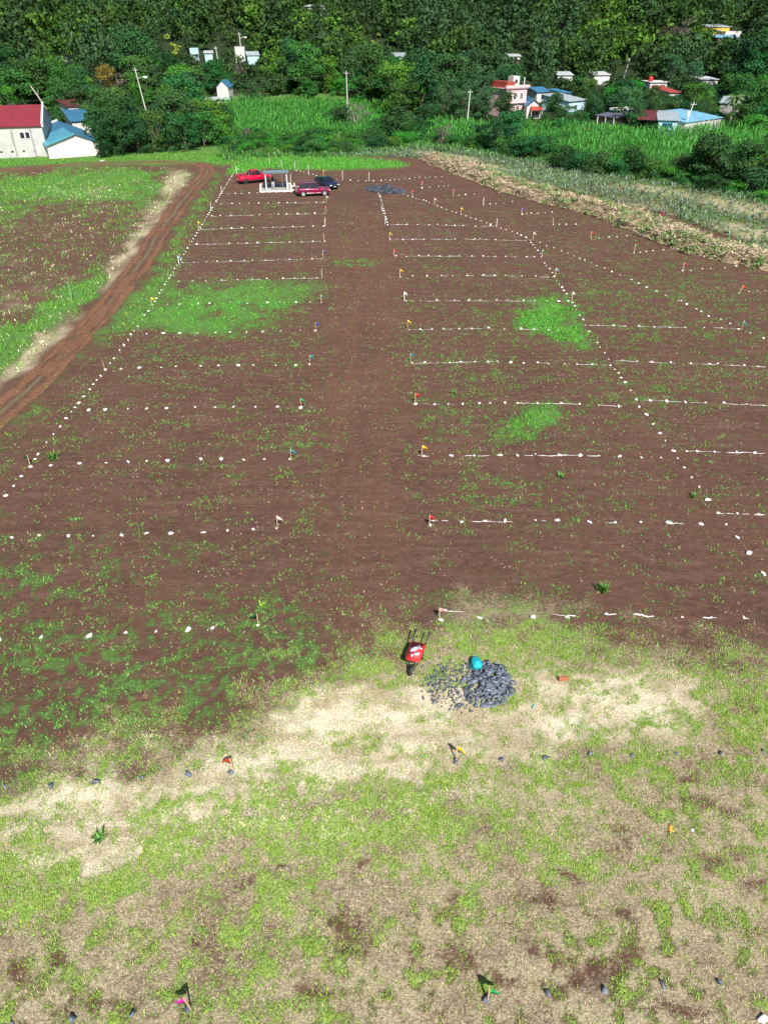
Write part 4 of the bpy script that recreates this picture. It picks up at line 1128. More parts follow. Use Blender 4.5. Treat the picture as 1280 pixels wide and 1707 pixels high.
# utility poles and wires
M_pole = mat('concrete_pole', (0.60, 0.58, 0.54), 0.8, var=0.1, scale=2)
M_wire = mat('wire', (0.12, 0.13, 0.13), 0.6)
POLES = [((247, 196), (239, 126), 'tall concrete utility pole with lamp behind the left tree clump', True),
         ((580, 192), (579, 130), 'tall slim pole at the back of the left corn field', False),
         ((778, 210), (780, 158), 'slim pale pole left of the pink house', False),
         ((1136, 223), (1145, 177), 'leaning pole with transformer before the light blue roof', False),
         ((367, 118), (364, 84), 'white pole between the pale huts on the left slope', False),
         ((404, 100), (403, 62), 'lamp post beside the tall white wall house', True),
         ((1038, 134), (1043, 103), 'leaning pole high among trees right of centre', False)]
ptops = []
for bp_, tp_, lab, lamp in POLES:
    b = G(*bp_); _, _, zc = PX(b.x, b.y, b.z)
    h = (bp_[1] - tp_[1]) * float(zc) / FPX / math.cos(math.radians(6)); lean = (tp_[0] - bp_[0]) * float(zc) / FPX
    o = empty('utility_pole' if 'lamp post' not in lab else 'lamp_post', b, 0, lab, 'utility pole' if 'lamp post' not in lab else 'lamp post')
    MB().tube((0, 0, -0.3), (lean, 0, h), 0.15, 0.10, 10).build('shaft', M_pole, o)
    MB().box(lean - 0.55, lean + 0.55, -0.035, 0.035, h - 0.55, h - 0.48).build('crossarm', M_pole, o)
    for s_ in (-0.5, 0, 0.5): MB().tube((lean + s_, 0, h - 0.48), (lean + s_, 0, h - 0.3), 0.05, 0.03, 6).build('insulator', M_frame, o)
    if lamp:
        a = MB().path([(lean * .8, 0, h * .78), (lean * .8 + 1.2, -0.2, h * .82), (lean * .8 + 1.9, -0.3, h * .82)], 0.06).build('lamp_arm', M_pole, o)
        MB().box(lean * .8 + 1.7, lean * .8 + 2.5, -0.5, -0.1, h * .80, h * .84).build('lamp_head', M_frame, a)
    if 'transformer' in lab:
        MB().tube((lean * .6 - .35, -0.1, h * .55), (lean * .6 - .35, -0.1, h * .72), 0.3, 0.3, 10).build('transformer', M_frame, o)
    ptops.append(b + Vector((lean, 0, h - 0.3)))
def wire(a, b, lab, sag=1.2):
    pts = [a.lerp(b, t / 14) - Vector((0, 0, sag * 4 * (t / 14) * (1 - t / 14))) for t in range(15)]
    props(MB().path(pts, 0.022, 4).build('power_line', M_wire), lab, 'power line')
wire(ptops[0], G(-60, 185, 9.0), 'thin power line running left from the concrete pole over trees')
wire(ptops[0], ptops[1], 'thin power line from left concrete pole to corn field pole', 2.0)
wire(ptops[1], ptops[2], 'thin power line from corn field pole to pink house pole', 2.0)
# dead pale trunk
b = G(84, 193)
o = props(MB().path([(0, 0, 0), (-0.9, 0, 2.2), (-2.0, 0.2, 4.4), (-3.2, 0.1, 6.6)], 0.17, 6).tube((-2.0, 0.2, 4.4), (-1.4, 0, 6.0), 0.1, 0.04, 5).build('dead_trunk', M_barkp), 'leaning bare pale trunk rising behind the red-roofed building', 'dead tree')
o.location = b
CLEAR.append((64, 86, 150, 186, 205))

# ------------------------------------------------------------------ planting
DESC = {'round_dark': 'dark green round tree', 'round_mid': 'mid green round tree', 'broad_bright': 'bright green broad tree', 'loose_olive': 'olive green loose tree',
        'grey_round': 'grey-green tree', 'tall_eucalypt': 'tall grey-green slender tree', 'yellow_tree': 'yellow-green tree', 'orange_tree': 'orange-yellow tree',
        'bare_tree': 'bare grey tree', 'bush_dark': 'dark green bush', 'bush_mid': 'mid green bush', 'bush_bright': 'bright green bush'}
PL = []   # x, y, z, kind, w, hs, is_bush
def add_px(kind, px, py, wpx, hs=1.0):
    p = G(px, py); _, _, zc = PX(p.x, p.y, p.z); w = wpx * float(zc) / FPX
    PL.append([p.x, p.y, p.z, kind, w, hs])
# recognisable ones in front
for a in [('round_dark', 174, 262, 40, 1.0), ('round_dark', 178, 254, 62, 1.15), ('round_dark', 205, 258, 60, 1.1), ('loose_olive', 196, 246, 52, 1.1), ('round_dark', 232, 256, 52, 1.05), ('round_dark', 226, 242, 60, 1.25), ('loose_olive', 262, 254, 54, 1.15),
          ('round_dark', 285, 252, 58, 1.1), ('round_mid', 310, 252, 56, 1.1), ('round_mid', 342, 245, 54, 1.05), ('broad_bright', 365, 240, 50, 1.1), ('round_dark', 330, 238, 60, 1.1), ('round_dark', 372, 226, 46, 1.1),
          ('round_dark', 165, 232, 40, 1.2), ('loose_olive', 150, 218, 40, 1.0),
          ('yellow_tree', 291, 106, 30, 1.1), ('yellow_tree', 628, 88, 20, 1.1), ('orange_tree', 183, 162, 40, 1.05), ('bare_tree', 206, 158, 34, 0.9),
          ('bare_tree', 412, 243, 30, 0.9), ('bare_tree', 594, 218, 44, 0.9), ('bush_dark', 570, 216, 44, 1.0), ('bush_mid', 552, 206, 26, 1.0), ('round_dark', 668, 238, 66, 0.9), ('round_dark', 640, 230, 44, 0.8), ('bush_mid', 700, 236, 40, 1.0),
          ('round_dark', 706, 225, 50, 0.9), ('grey_round', 728, 240, 30, 0.9), ('bare_tree', 738, 242, 34, 0.9), ('bush_mid', 755, 243, 30, 0.8),
          ('round_dark', 800, 250, 46, 0.85), ('round_dark', 826, 254, 56, 0.95), ('round_mid', 850, 238, 60, 0.85), ('round_dark', 838, 208, 50, 1.0), ('bush_mid', 862, 262, 44, 1.0), ('round_mid', 885, 266, 50, 0.8),
          ('round_mid', 912, 262, 52, 0.75), ('bush_dark', 935, 280, 48, 1.0), ('bush_mid', 965, 286, 46, 1.0), ('bush_dark', 995, 290, 48, 1.0), ('bush_mid', 1025, 293, 40, 0.9), ('bush_dark', 1052, 292, 54, 1.0), ('round_mid', 1040, 270, 50, 0.6), ('bush_mid', 1085, 298, 46, 1.0),
          ('bush_bright', 1112, 302, 44, 0.9), ('bush_dark', 1138, 300, 46, 1.0), ('round_dark', 1165, 306, 62, 1.05), ('round_dark', 1190, 312, 64, 1.1), ('grey_round', 1216, 312, 70, 0.95), ('grey_round', 1248, 326, 60, 0.8),
          ('bush_dark', 1180, 318, 44, 0.8), ('bush_bright', 1272, 336, 36, 0.8), ('bush_bright', 1226, 322, 44, 0.7), ('grey_round', 1290, 320, 60, 0.9),
          ('round_dark', 918, 206, 46, 1.0), ('grey_round', 950, 214, 40, 0.9), ('round_mid', 930, 226, 36, 0.8), ('bush_mid', 905, 226, 30, 0.9), ('round_dark', 1045, 221, 50, 1.0), ('round_dark', 1075, 216, 46, 1.0), ('bush_mid', 1085, 226, 30, 0.9), ('grey_round', 1062, 200, 40, 1.2),
          ('round_mid', 862, 222, 46, 0.7), ('bush_mid', 940, 240, 34, 0.8), ('bush_dark', 1000, 236, 24, 0.8),
          ('round_dark', 1178, 310, 84, 0.95), ('round_dark', 1232, 318, 84, 0.9), ('round_mid', 1268, 322, 76, 0.9), ('round_dark', 1292, 300, 80, 0.9), ('round_dark', 1130, 296, 50, 0.8), ('bush_bright', 1250, 222, 46, 1.0), ('round_mid', 1225, 220, 44, 1.0), ('round_mid', 1275, 218, 44, 1.1),
          ('broad_bright', 1262, 96, 50, 0.9), ('broad_bright', 1240, 168, 60, 0.9), ('broad_bright', 1150, 62, 46, 1), ('broad_bright', 1090, 62, 50, 0.9), ('broad_bright', 1056, 40, 50, 0.9)]:
    add_px(*a)
n_front = len(PL)
# undergrowth bank behind the green strip
for i in range(100):
    px = rnd.uniform(372, 690); base = 262 - (0 if px < 560 else (px - 560) * 0.10); py = rnd.uniform(base - 34, base - 3)
    if 440 < px < 640 and py < 234: py = rnd.uniform(236, base - 3)
    add_px(rnd.choice(['bush_mid', 'bush_bright', 'bush_bright', 'bush_dark', 'bush_mid']), px, py, rnd.uniform(20, 38), rnd.uniform(0.6, 0.95))
for i in range(46):
    px = 780 + i * 11 + rnd.uniform(-6, 6); py = 248 + (px - 780) * 0.165 + rnd.uniform(-8, 3)
    add_px(rnd.choice(['bush_mid', 'bush_dark', 'bush_bright', 'bush_mid']), px, py, rnd.uniform(26, 40), rnd.uniform(0.7, 1.0))
# the wood: jittered grid over the slope
rr = random.Random(21)
yv = 150.0
while yv < 440:
    step = 5.6 if yv < 260 else 6.6
    hw = 0.5406 * (yv * CP + 12) * 1.12 + 6
    xv = -hw
    while xv < hw:
        x = xv + rr.uniform(-2.6, 2.6); yy = yv + rr.uniform(-2.6, 2.6)
        xv += step
        z = float(hill(x, yy)); px, py, zc = PX(x, yy, z)
        if py > 900 or poly_sd(np.array([px]), np.array([py]), FOREST)[0] < 3: continue
        if poly_sd(np.array([px]), np.array([py]), CORN_L)[0] > -3 or poly_sd(np.array([px]), np.array([py]), CORN_R)[0] > -2: continue
        if yy < 178 and px < 175: continue
        cl = float(fbm(x / 22, yy / 22, 200, 3)) + rr.uniform(-0.14, 0.14)
        if 690 < px < 960 and 10 < py < 118 and rr.random() < 0.62: kind = 'tall_eucalypt'
        elif 195 < px < 235 and py < 90 and rr.random() < 0.4: kind = 'tall_eucalypt'
        elif cl < 0.36: kind = 'grey_round'
        elif cl < 0.46: kind = 'round_dark'
        elif cl < 0.56: kind = 'round_mid' if rr.random() < 0.7 else 'loose_olive'
        else: kind = 'broad_bright' if rr.random() < 0.62 else 'round_mid'
        if rr.random() < 0.02: kind = 'bare_tree'
        w = KINDS[kind][4] * rr.choice([0.75, 0.9, 1.0, 1.2, 1.5]); hs = rr.uniform(0.9, 1.25)
        H = KINDS[kind][0]['h'] * w * hs
        if blocked(x, yy, z, w, H):
            for w2, kb in ((5.5, 'bush_dark'), (4.5, 'bush_mid'), (3.2, 'bush_dark'), (2.4, 'bush_mid'), (1.7, 'bush_mid')):
                if not blocked(x, yy, z, w2, KINDS[kb][0]['h'] * w2 * hs): break
            else: continue
            kind = kb; w = w2
        PL.append([x, yy, z, kind, w, hs])
    yv += step * 0.93
# front ones by hand must not cover the houses either
PL = [p for i, p in enumerate(PL) if i < n_front or not blocked(p[0], p[1], p[2], p[4], KINDS[p[3]][0]['h'] * p[4] * p[5])]
info = []
for p in PL:
    px, py, zc = PX(p[0], p[1], p[2]); hh = KINDS[p[3]][0]['h'] * p[4] * p[5] * FPX / zc
    info.append((float(px), float(py - hh / 2), float(hh), float(zc)))
seen = [i for i in range(len(PL)) if -40 < info[i][0] < 1320 and info[i][1] + info[i][2] / 2 > 8]
trees_i = [i for i in seen if 'bush' not in PL[i][3]]; bush_i = [i for i in seen if 'bush' in PL[i][3]]
trees_i.sort(key=lambda i: info[i][3]); single = set(trees_i[:292]) | set(bush_i[:280])
LM = [(40, 150, 'behind the red-roofed warehouse'), (110, 60, 'on the far upper left slope'), (30, 60, 'near the upper left corner'), (190, 225, 'against the blue-roofed house'), (270, 215, 'in the clump beside the left utility pole'),
      (330, 220, 'in the clump left of the corn'), (380, 130, 'around the white gable house'), (300, 120, 'below the yellow-green tree'), (460, 150, 'directly above the left corn field'),
      (600, 140, 'around the corn field pole'), (590, 205, 'between corn field and lots'), (700, 200, 'behind the bluish crop strip'), (720, 130, 'left of the pink house pole'), (820, 190, 'left of the pink house'), (830, 120, 'above the pink house'), (440, 250, 'behind the parked vehicles'),
      (540, 250, 'behind the stone boundary middle'), (640, 245, 'behind the far rock pile'), (830, 235, 'in the hedge nearest the pink house'), (930, 260, 'in the hedge below the red awning house'), (1020, 275, 'in the hedge below the grey-roofed house'), (1110, 290, 'in the hedge below the teal-trim house'),
      (1210, 290, 'at the right end of the hedge'), (940, 200, 'beside the silvery roofed house'), (1060, 190, 'left of the teal-trim house'), (1000, 150, 'below the leaning slope pole'), (1100, 120, 'around the red water tank'), (1240, 190, 'right of the light blue roof'), (1180, 160, 'above the light blue roof'),
      (1210, 100, 'below the yellow house'), (560, 80, 'on the middle slope'), (900, 60, 'on the upper slope right of centre'), (450, 90, 'beside the mint green hut')]
lab = {}
for i in single:
    j = min(range(len(LM)), key=lambda k: (info[i][0] - LM[k][0]) ** 2 + ((info[i][1] - LM[k][1]) * 1.6) ** 2)
    lab.setdefault((PL[i][3], LM[j][2]), []).append(i)
def ordn(n):
    w = ['', 'first', 'second', 'third', 'fourth', 'fifth', 'sixth', 'seventh', 'eighth', 'ninth', 'tenth', 'eleventh', 'twelfth', 'thirteenth', 'fourteenth', 'fifteenth', 'sixteenth', 'seventeenth', 'eighteenth', 'nineteenth', 'twentieth']
    if n < len(w): return w[n]
    t = ['', '', 'twenty', 'thirty', 'forty', 'fifty', 'sixty', 'seventy', 'eighty'][n // 10]
    return t + ('' if n % 10 == 0 else '-' + w[n % 10])
for (kd, lm), ids in lab.items():
    ids.sort(key=lambda i: info[i][0])
    for n, i in enumerate(ids):
        d = DESC[kd]
        l = f'{d} {lm}' if len(ids) == 1 else f'{ordn(n + 1)} {d} from the left, {lm}'
        p = PL[i]; bush = 'bush' in kd
        nm = 'bush' if bush else ('slender_tree' if kd == 'tall_eucalypt' else 'broadleaf_tree')
        plant_tree(kd, (p[0], p[1], p[2] - 0.05), p[4], p[5], nm, l, 'bush' if bush else 'tree', 'bushes between the fields' if bush else 'trees of the wood on the slope')
# all the others: the far wood reads as one mass
Vs = []; Fs = []; Ms = []; off = 0
mk = list(LEAFS); rest = [i for i in range(len(PL)) if i not in single and -140 < info[i][0] < 1420 and info[i][1] + info[i][2] / 2 > -8]
for i in rest:
    p = PL[i]; co, tb, V, F = PROTO[p[3]][rnd.randrange(2)]
    n = min(len(F), 300); sel = np.arange(n) if len(F) <= n else RG.choice(len(F), n, replace=False)
    a = rnd.uniform(0, 6.28); c, s = math.cos(a), math.sin(a)
    v = V.reshape(-1, 4, 3)[sel]; ctr = v.mean(1, keepdims=True); v = (v - ctr) * 2.45 + ctr; v = v.reshape(-1, 3)
    Vs.append(np.stack([(v[:, 0] * c - v[:, 1] * s) * p[4] + p[0], (v[:, 0] * s + v[:, 1] * c) * p[4] + p[1], v[:, 2] * p[4] * p[5] + p[2]], 1))
    Fs.append(np.arange(4 * n).reshape(n, 4) + off); off += 4 * n
    Ms.append(np.full(n, mk.index(KINDS[p[3]][1])))
props(fastmesh('far_wood', np.concatenate(Vs), np.concatenate(Fs), None, mats=[LEAFS[k] for k in mk], midx=np.concatenate(Ms)), 'dense mixed green wood covering the upper slope', 'wood', kind='stuff')
print('TREES', len(PL), 'single', len(single), 'rest', len(rest))

# palm by the light blue roof
M_palm = mat('palm_leaf', (0.07, 0.12, 0.03), 0.5, island=0.3)
def palm(px, py, h, lab):
    b = G(px, py); o = empty('palm_tree', b, 0, lab, 'palm')
    MB().path([(0, 0, 0), (.15, 0, h * .5), (.1, 0.1, h)], 0.16, 7).build('trunk', M_barkp, o)
    for k in range(16):
        a = k * 2.4; el_ = 0.9 - 0.09 * k; L = 2.6; pv = []; pf = []
        for j in range(7):
            t = j / 6; r = L * t; z = h + L * (math.sin(el_) * t - 0.75 * t * t); w = 0.42 * math.sin(math.pi * min(1, t * .9 + .12))
            for s in (-1, 0, 1): pv.append((r * math.cos(el_ * .5) * math.cos(a) - s * w * math.sin(a), r * math.cos(el_ * .5) * math.sin(a) + s * w * math.cos(a), z - abs(s) * w * 0.7))
        for j in range(6):
            for s in (0, 1): q = j * 3 + s; pf.append((q, q + 1, q + 4, q + 3))
        m_ = MB(); m_.add(pv, pf); m_.build('frond', M_palm, o)
palm(1212, 216, 6.5, 'green palm with drooping fronds right of the light blue roof')
palm(1235, 206, 6.0, 'palm standing farthest right behind the light blue roofed house')
# ------------------------------------------------------------------ white marker stones, chalk lines
M_stone = mat('whitewashed_stone', (0.80, 0.80, 0.77), 0.85, var=0.25, scale=3, obj=0.14, col2=(0.62, 0.59, 0.54), bump=0.5)
M_chalk = mat('chalk', (0.72, 0.71, 0.68), 0.95, var=0.25, scale=5, bump=0.3)
M_rock = mat('dark_basalt', (0.085, 0.105, 0.14), 0.55, var=0.4, scale=3, obj=0.4, col2=(0.14, 0.16, 0.195), bump=0.5)
M_rockw = mat('pale_rock', (0.42, 0.42, 0.44), 0.7, var=0.2, scale=8, obj=0.15, bump=0.4)

def ico(sub):
    import bmesh
    bm = bmesh.new(); bmesh.ops.create_icosphere(bm, subdivisions=sub, radius=1)
    v = np.array([x.co[:] for x in bm.verts]); f = np.array([[q.index for q in t.verts] for t in bm.faces]); bm.free(); return v, f
ICO1 = ico(1); ICO2 = ico(2)
def rock_shape(seed, flat=0.65, sharp=0.25, base=ICO2, cuts=9, lo=0.55):
    r = np.random.default_rng(seed); v, f = base; v = v.copy()
    for _ in range(cuts):        # planar facets cut the ball
        n = r.normal(0, 1, 3); n /= np.linalg.norm(n); d = r.uniform(lo, 0.9)
        k = v @ n - d; v = v - np.where(k > 0, k, 0)[:, None] * n * 0.9
    v *= np.array([r.uniform(0.85, 1.3), r.uniform(0.65, 1.0), flat]) * (1.0 if lo > .5 else 1.25)
    v += r.normal(0, min(sharp, .5) * 0.12, v.shape)
    return v, f
def slab_rock(seed, flat=0.6):
    import bmesh
    r = np.random.default_rng(seed); bm = bmesh.new()
    s = np.array([r.uniform(0.9, 1.4), r.uniform(0.65, 1.0), flat * r.uniform(0.7, 1.2)])
    for _ in range(13):
        p = r.uniform(-1, 1, 3); p = p / max(abs(p)) * r.uniform(0.75, 1.0); bm.verts.new(tuple(p * s * 0.85))
    bmesh.ops.convex_hull(bm, input=bm.verts)
    bmesh.ops.triangulate(bm, faces=bm.faces)
    for v in [v for v in bm.verts if not v.link_faces]: bm.verts.remove(v)
    bm.verts.index_update()
    v = np.array([x.co[:] for x in bm.verts]); f = np.array([[q.index for q in t.verts] for t in bm.faces]); bm.free(); return v, f
def rock_proto(name, seeds, m, **k):
    out = []
    for s in seeds:
        v, f = rock_shape(s, **k); out.append(fastmesh(name, v, f, m, link=False))
    return out
ST = [rock_shape(s, 0.66, 0.9, ICO2, 13, 0.38) for s in range(8)]
ST_O = [fastmesh('marker_stone', v, f, M_stone, link=False) for v, f in ST]

def cv(crop, pts):
    x0, y0, s = crop
    return [(x0 + x / s, y0 + y / s) for x, y in pts]
C7 = (0, 560, 2.0); C6 = (0, 260, 1280 / 560); C8 = (640, 480, 2.0); C5 = (640, 240, 2.0); C4 = (370, 270, 1280 / 350); CL = (0, 1000, 2.0); CR = (640, 1150, 2.0)
def line(a, b, n, j=0.0):
    """n stones between two pixels, evenly paced on the ground"""
    A = G(*a); B = G(*b); out = []
    for i in range(n):
        q = A.lerp(B, (i + rnd.uniform(-j, j)) / (n - 1)); x, y, _ = PX(q.x, q.y, 0); out.append((float(x), float(y)))
    return out
def r6(x0, y0, x1, y1, n):
    return line(cv(C6, [(x0, y0)])[0], cv(C6, [(x1, y1)])[0], n, 0.2)
STONES = []   # (points, phrase)
STONES += [
 (cv(C7, [(2, 1012), (140, 1004), (300, 1001), (422, 991), (522, 986), (630, 982), (709, 977), (859, 968)]), 'in the row ending at the dark green flag'),
 (cv(C7, [(42, 674), (132, 667), (231, 669), (312, 669), (405, 665), (488, 660), (571, 659), (677, 655), (759, 648), (843, 645), (923, 643)]), 'in the left row ending at the white flag'),
 (cv(C7, [(170, 434), (267, 426), (357, 425), (429, 422), (490, 418), (561, 417), (671, 411), (739, 413), (812, 412), (881, 411), (968, 411)]), 'in the left row ending at the nearest teal flag'),
 (cv(C7, [(296, 249), (351, 247), (428, 244), (490, 243), (555, 243), (651, 240), (718, 238), (780, 238), (853, 237), (925, 238), (1003, 240)]), 'in the left row ending at the bright green flag'),
 (cv(C7, [(404, 111), (466, 107), (538, 106), (588, 102), (669, 101), (728, 100), (796, 100), (846, 99), (919, 99), (986, 99), (1031, 97)]), 'in the left row ending at the middle teal flag'),
 (cv(C6, [(560, 679), (622, 677), (686, 677), (754, 675), (822, 674), (878, 673), (940, 672), (1002, 671), (1070, 668), (1144, 666), (1202, 666)]), 'along the near edge of the lush oval'),
 (cv(C6, [(638, 567), (684, 566), (756, 565), (800, 562), (878, 560), (942, 562), (1020, 560), (1068, 558), (1128, 558), (1181, 557), (1224, 559)]), 'in the row crossing the middle of the lush oval'),
 (cv(C6, [(683, 479), (734, 478), (785, 477), (846, 474), (904, 472), (962, 470), (1018, 468), (1079, 468), (1124, 466), (1160, 466), (1208, 466), (1226, 464)]), 'along the far edge of the lush oval'),
 (r6(700, 406, 1230, 391, 13), 'in the first chalk row behind the lush oval'),
 (r6(745, 337, 1230, 326, 13), 'in the second chalk row behind the lush oval'),
 (r6(770, 279, 1236, 268, 13), 'in the third chalk row behind the lush oval'),
 (r6(808, 229, 1240, 219, 13), 'in the second row before the maroon car'),
 (r6(842, 183, 1240, 177, 12), 'in the first row before the maroon car'),
 (r6(868, 145, 1110, 138, 10), 'in the row before the canopy slab'),
 (cv(C7, [(22, 533), (47, 500), (73, 468), (104, 437), (117, 412), (129, 395), (156, 357), (180, 330), (203, 303), (221, 276), (240, 254), (252, 239), (264, 225), (282, 202), (300, 179), (312, 163), (323, 149), (337, 134), (352, 114), (367, 92), (381, 76), (401, 49), (415, 32), (429, 14)])
  + cv(C6, [(501, 683), (514, 668), (526, 652), (543, 626), (553, 608), (568, 592), (583, 568), (590, 556), (598, 543), (608, 524), (617, 512), (629, 492), (636, 480), (645, 467), (652, 456), (660, 443), (666, 430), (674, 418), (683, 405), (690, 397)])
  + line((303, 431), (392, 285), 40, 0.1), 'on the left boundary beside the dirt track'),
 (cv(C8, [(188, 1107), (197, 1077), (315, 1100), (497, 1098), (610, 1099), (740, 1089), (858, 1092), (993, 1099), (1090, 1099), (1197, 1100)]), 'in the row behind the wheelbarrow'),
 (cv(C8, [(153, 792), (165, 777), (258, 781), (333, 778), (404, 777), (505, 776), (578, 777), (681, 780), (768, 782), (853, 780), (950, 783), (1055, 788)]), 'in the right row from the nearest red flag'),
 (cv(C8, [(132, 561), (221, 559), (300, 560), (384, 560), (443, 560), (503, 555), (582, 557), (653, 558), (714, 559), (785, 562), (857, 565), (923, 566)]), 'in the right row from the middle yellow flag'),
 (cv(C8, [(105, 388), (168, 389), (213, 388), (263, 388), (316, 386), (353, 385), (401, 384), (445, 385), (510, 387), (588, 387), (651, 389), (714, 393), (780, 396)]), 'in the right row from the second red flag'),
 (cv(C8, [(93, 252), (135, 250), (179, 250), (218, 250), (256, 248), (302, 247), (345, 247), (378, 245), (422, 250), (465, 252), (512, 250), (548, 254), (600, 254), (643, 256), (693, 257)]), 'in the right row from the green-blue flag'),
 (cv(C8, [(85, 140), (122, 139), (159, 138), (199, 138), (250, 136), (293, 137), (348, 134), (401, 139), (456, 136), (498, 138), (546, 141), (580, 141)]), 'in the right row running into the bright grass mat'),
 (cv(C8, [(73, 43), (122, 44), (176, 42), (234, 41), (282, 42), (320, 41), (375, 41), (413, 41), (465, 42), (502, 43), (541, 45), (582, 45), (614, 45)]), 'in the right row from the pale flag'),
 (cv(C5, [(53, 443), (95, 440), (143, 441), (191, 440), (228, 440), (277, 440), (331, 438), (368, 440), (403, 439), (459, 441), (505, 441), (546, 444)]), 'in the chalk row ending at the pale blue flag'),
 (cv(C5, [(40, 374), (75, 376), (116, 373), (148, 372), (185, 375), (218, 375), (250, 373), (293, 375), (330, 375), (370, 376), (405, 376), (435, 376), (475, 377), (500, 377)]), 'in the chalk row ending at the small green flag'),
 (cv(C5, [(20, 318), (63, 320), (95, 320), (133, 319), (183, 319), (208, 319), (236, 317), (273, 317), (301, 317), (320, 316), (341, 320), (371, 320), (400, 321), (440, 321), (472, 322)]), 'in the second chalk row beyond the far yellow flag'),
 (cv(C5, [(12, 269), (45, 269), (76, 269), (112, 270), (150, 270), (178, 269), (207, 271), (235, 273), (263, 273), (305, 275), (330, 275), (354, 272)]), 'in the farthest right chalk row'),
 (line((632, 322), (646, 375), 14, 0.15), 'in the short line from the far rock pile'),
 (cv(C5, [(487, 322), (489, 330), (496, 337), (503, 347), (512, 356), (520, 366), (523, 377), (534, 398), (540, 406), (551, 417), (560, 430), (566, 443), (574, 457), (583, 468), (592, 478), (598, 489), (608, 500), (617, 515)])
  + cv(C8, [(614, 42), (628, 50), (636, 62), (641, 73), (651, 92), (661, 107), (669, 125), (683, 146), (709, 183), (719, 198), (735, 218), (747, 238), (752, 259), (768, 272), (779, 285), (789, 300), (800, 316), (820, 342), (840, 373), (849, 398), (874, 426), (895, 455), (919, 486), (936, 511), (963, 545), (977, 568), (1000, 600), (1022, 633), (1049, 663), (1077, 706), (1137, 791), (1172, 833), (1213, 888), (1260, 953)]),
  'on the diagonal running down past the bright mat'),
 (cv(C8, [(1111, 750), (1177, 753), (1248, 756)]), 'in the short chalk row at the lower right edge'),
 (cv(C8, [(713, 126), (762, 127), (801, 127), (848, 128), (899, 131), (948, 132), (1002, 132), (1066, 133), (1123, 133)]), 'in the far right row beside the bright grass mat'),
 (cv(C8, [(793, 243), (843, 245), (889, 248), (953, 251), (1022, 253), (1084, 254), (1111, 254), (1157, 256), (1200, 259), (1245, 262), (1280, 264)]), 'in the second chalk row right of the diagonal'),
 (cv(C8, [(887, 377), (941, 380), (1001, 382), (1070, 383), (1129, 386), (1205, 388), (1262, 392)]), 'in the third chalk row right of the diagonal'),
 (cv(C8, [(1008, 545), (1042, 546), (1100, 547), (1173, 549), (1234, 553)]), 'in the fourth chalk row right of the diagonal'),
 (cv(C5, [(63, 167), (80, 174), (95, 178), (107, 183), (116, 185), (131, 188), (140, 191), (150, 196), (161, 200), (177, 207), (191, 213), (208, 219), (226, 226), (240, 230), (256, 236), (272, 241), (289, 247), (305, 251), (322, 257), (341, 264), (354, 270), (373, 275), (389, 282), (406, 287), (427, 293), (443, 299), (456, 306), (472, 313)]), 'on the far diagonal from the rock pile'),
 (cv(C5, [(519, 329), (541, 341), (565, 347), (590, 357), (612, 365), (632, 374), (651, 383), (668, 388), (689, 397), (707, 406), (734, 415), (758, 427), (786, 437), (824, 453), (848, 466), (875, 479), (907, 491), (937, 505), (979, 523), (988, 524), (1007, 536)])
  + cv(C8, [(1038, 71), (1056, 80), (1080, 94), (1120, 106), (1152, 119), (1180, 138), (1219, 151), (1263, 169)]), 'on the outer right diagonal'),
 (cv(C5, [(5, 120), (20, 122), (35, 119), (50, 120), (70, 115), (85, 117), (103, 113), (118, 112), (137, 113), (152, 111), (172, 111), (193, 110)]), 'in the farthest row behind the rock pile'),
 (cv(C5, [(126, 148), (151, 145), (182, 142), (199, 141), (214, 140)]), 'beside the orange flag near the dry heap'),
 (cv(C5, [(231, 172), (249, 172), (271, 170), (300, 168)]), 'beside the far red flag near the dry heap'),
 (cv(C5, [(331, 204), (353, 201), (372, 200), (399, 198), (427, 193)]), 'beside the far white stake near the dry heap'),
 (cv(C5, [(459, 235), (475, 233), (490, 232), (512, 232), (537, 231), (559, 228)]), 'beside the bluish stake near the dry heap'),
 (cv(C5, [(563, 270), (583, 269), (606, 269), (638, 269)]), 'beside the bare stake near the dry heap'),
 (cv(C5, [(688, 315), (715, 315), (749, 311), (775, 310), (808, 307)]), 'beside the middle red flag near the dry heap'),
 (cv(C5, [(832, 364), (852, 362), (872, 360), (895, 357), (930, 354), (963, 352)]), 'beside the green flag near the dry heap'),
 (cv(C5, [(993, 424), (1021, 423), (1059, 417), (1087, 416), (1134, 414), (1172, 408), (1205, 405)]), 'beside the nearer red flag by the dry heap'),
 (cv(C5, [(1180, 498), (1214, 493), (1243, 492), (1268, 490)]), 'beside the leaning orange flag at the right edge'),
 (cv(C4, [(405, 40), (455, 55), (478, 60), (500, 63), (528, 70), (555, 77), (575, 85), (700, 107), (783, 113), (830, 116), (878, 117), (923, 117), (970, 115)]), 'in the line behind the dark blue car'),
 (cv(C4, [(292, 18), (320, 24), (348, 28), (367, 32), (80, 50), (100, 46), (128, 54), (155, 62), (170, 52)]), 'on the green strip behind the red pickup'),
]
ALLST = []
for pts, ph in STONES:
    pts = sorted(pts, key=lambda p: p[0])
    for i, (x, y) in enumerate(pts):
        ALLST.append((x, y, ph, i + 1, len(pts)))
ALLST.sort(key=lambda s: -s[1])
NS = 300
Vb = []; Fb = []; off = 0
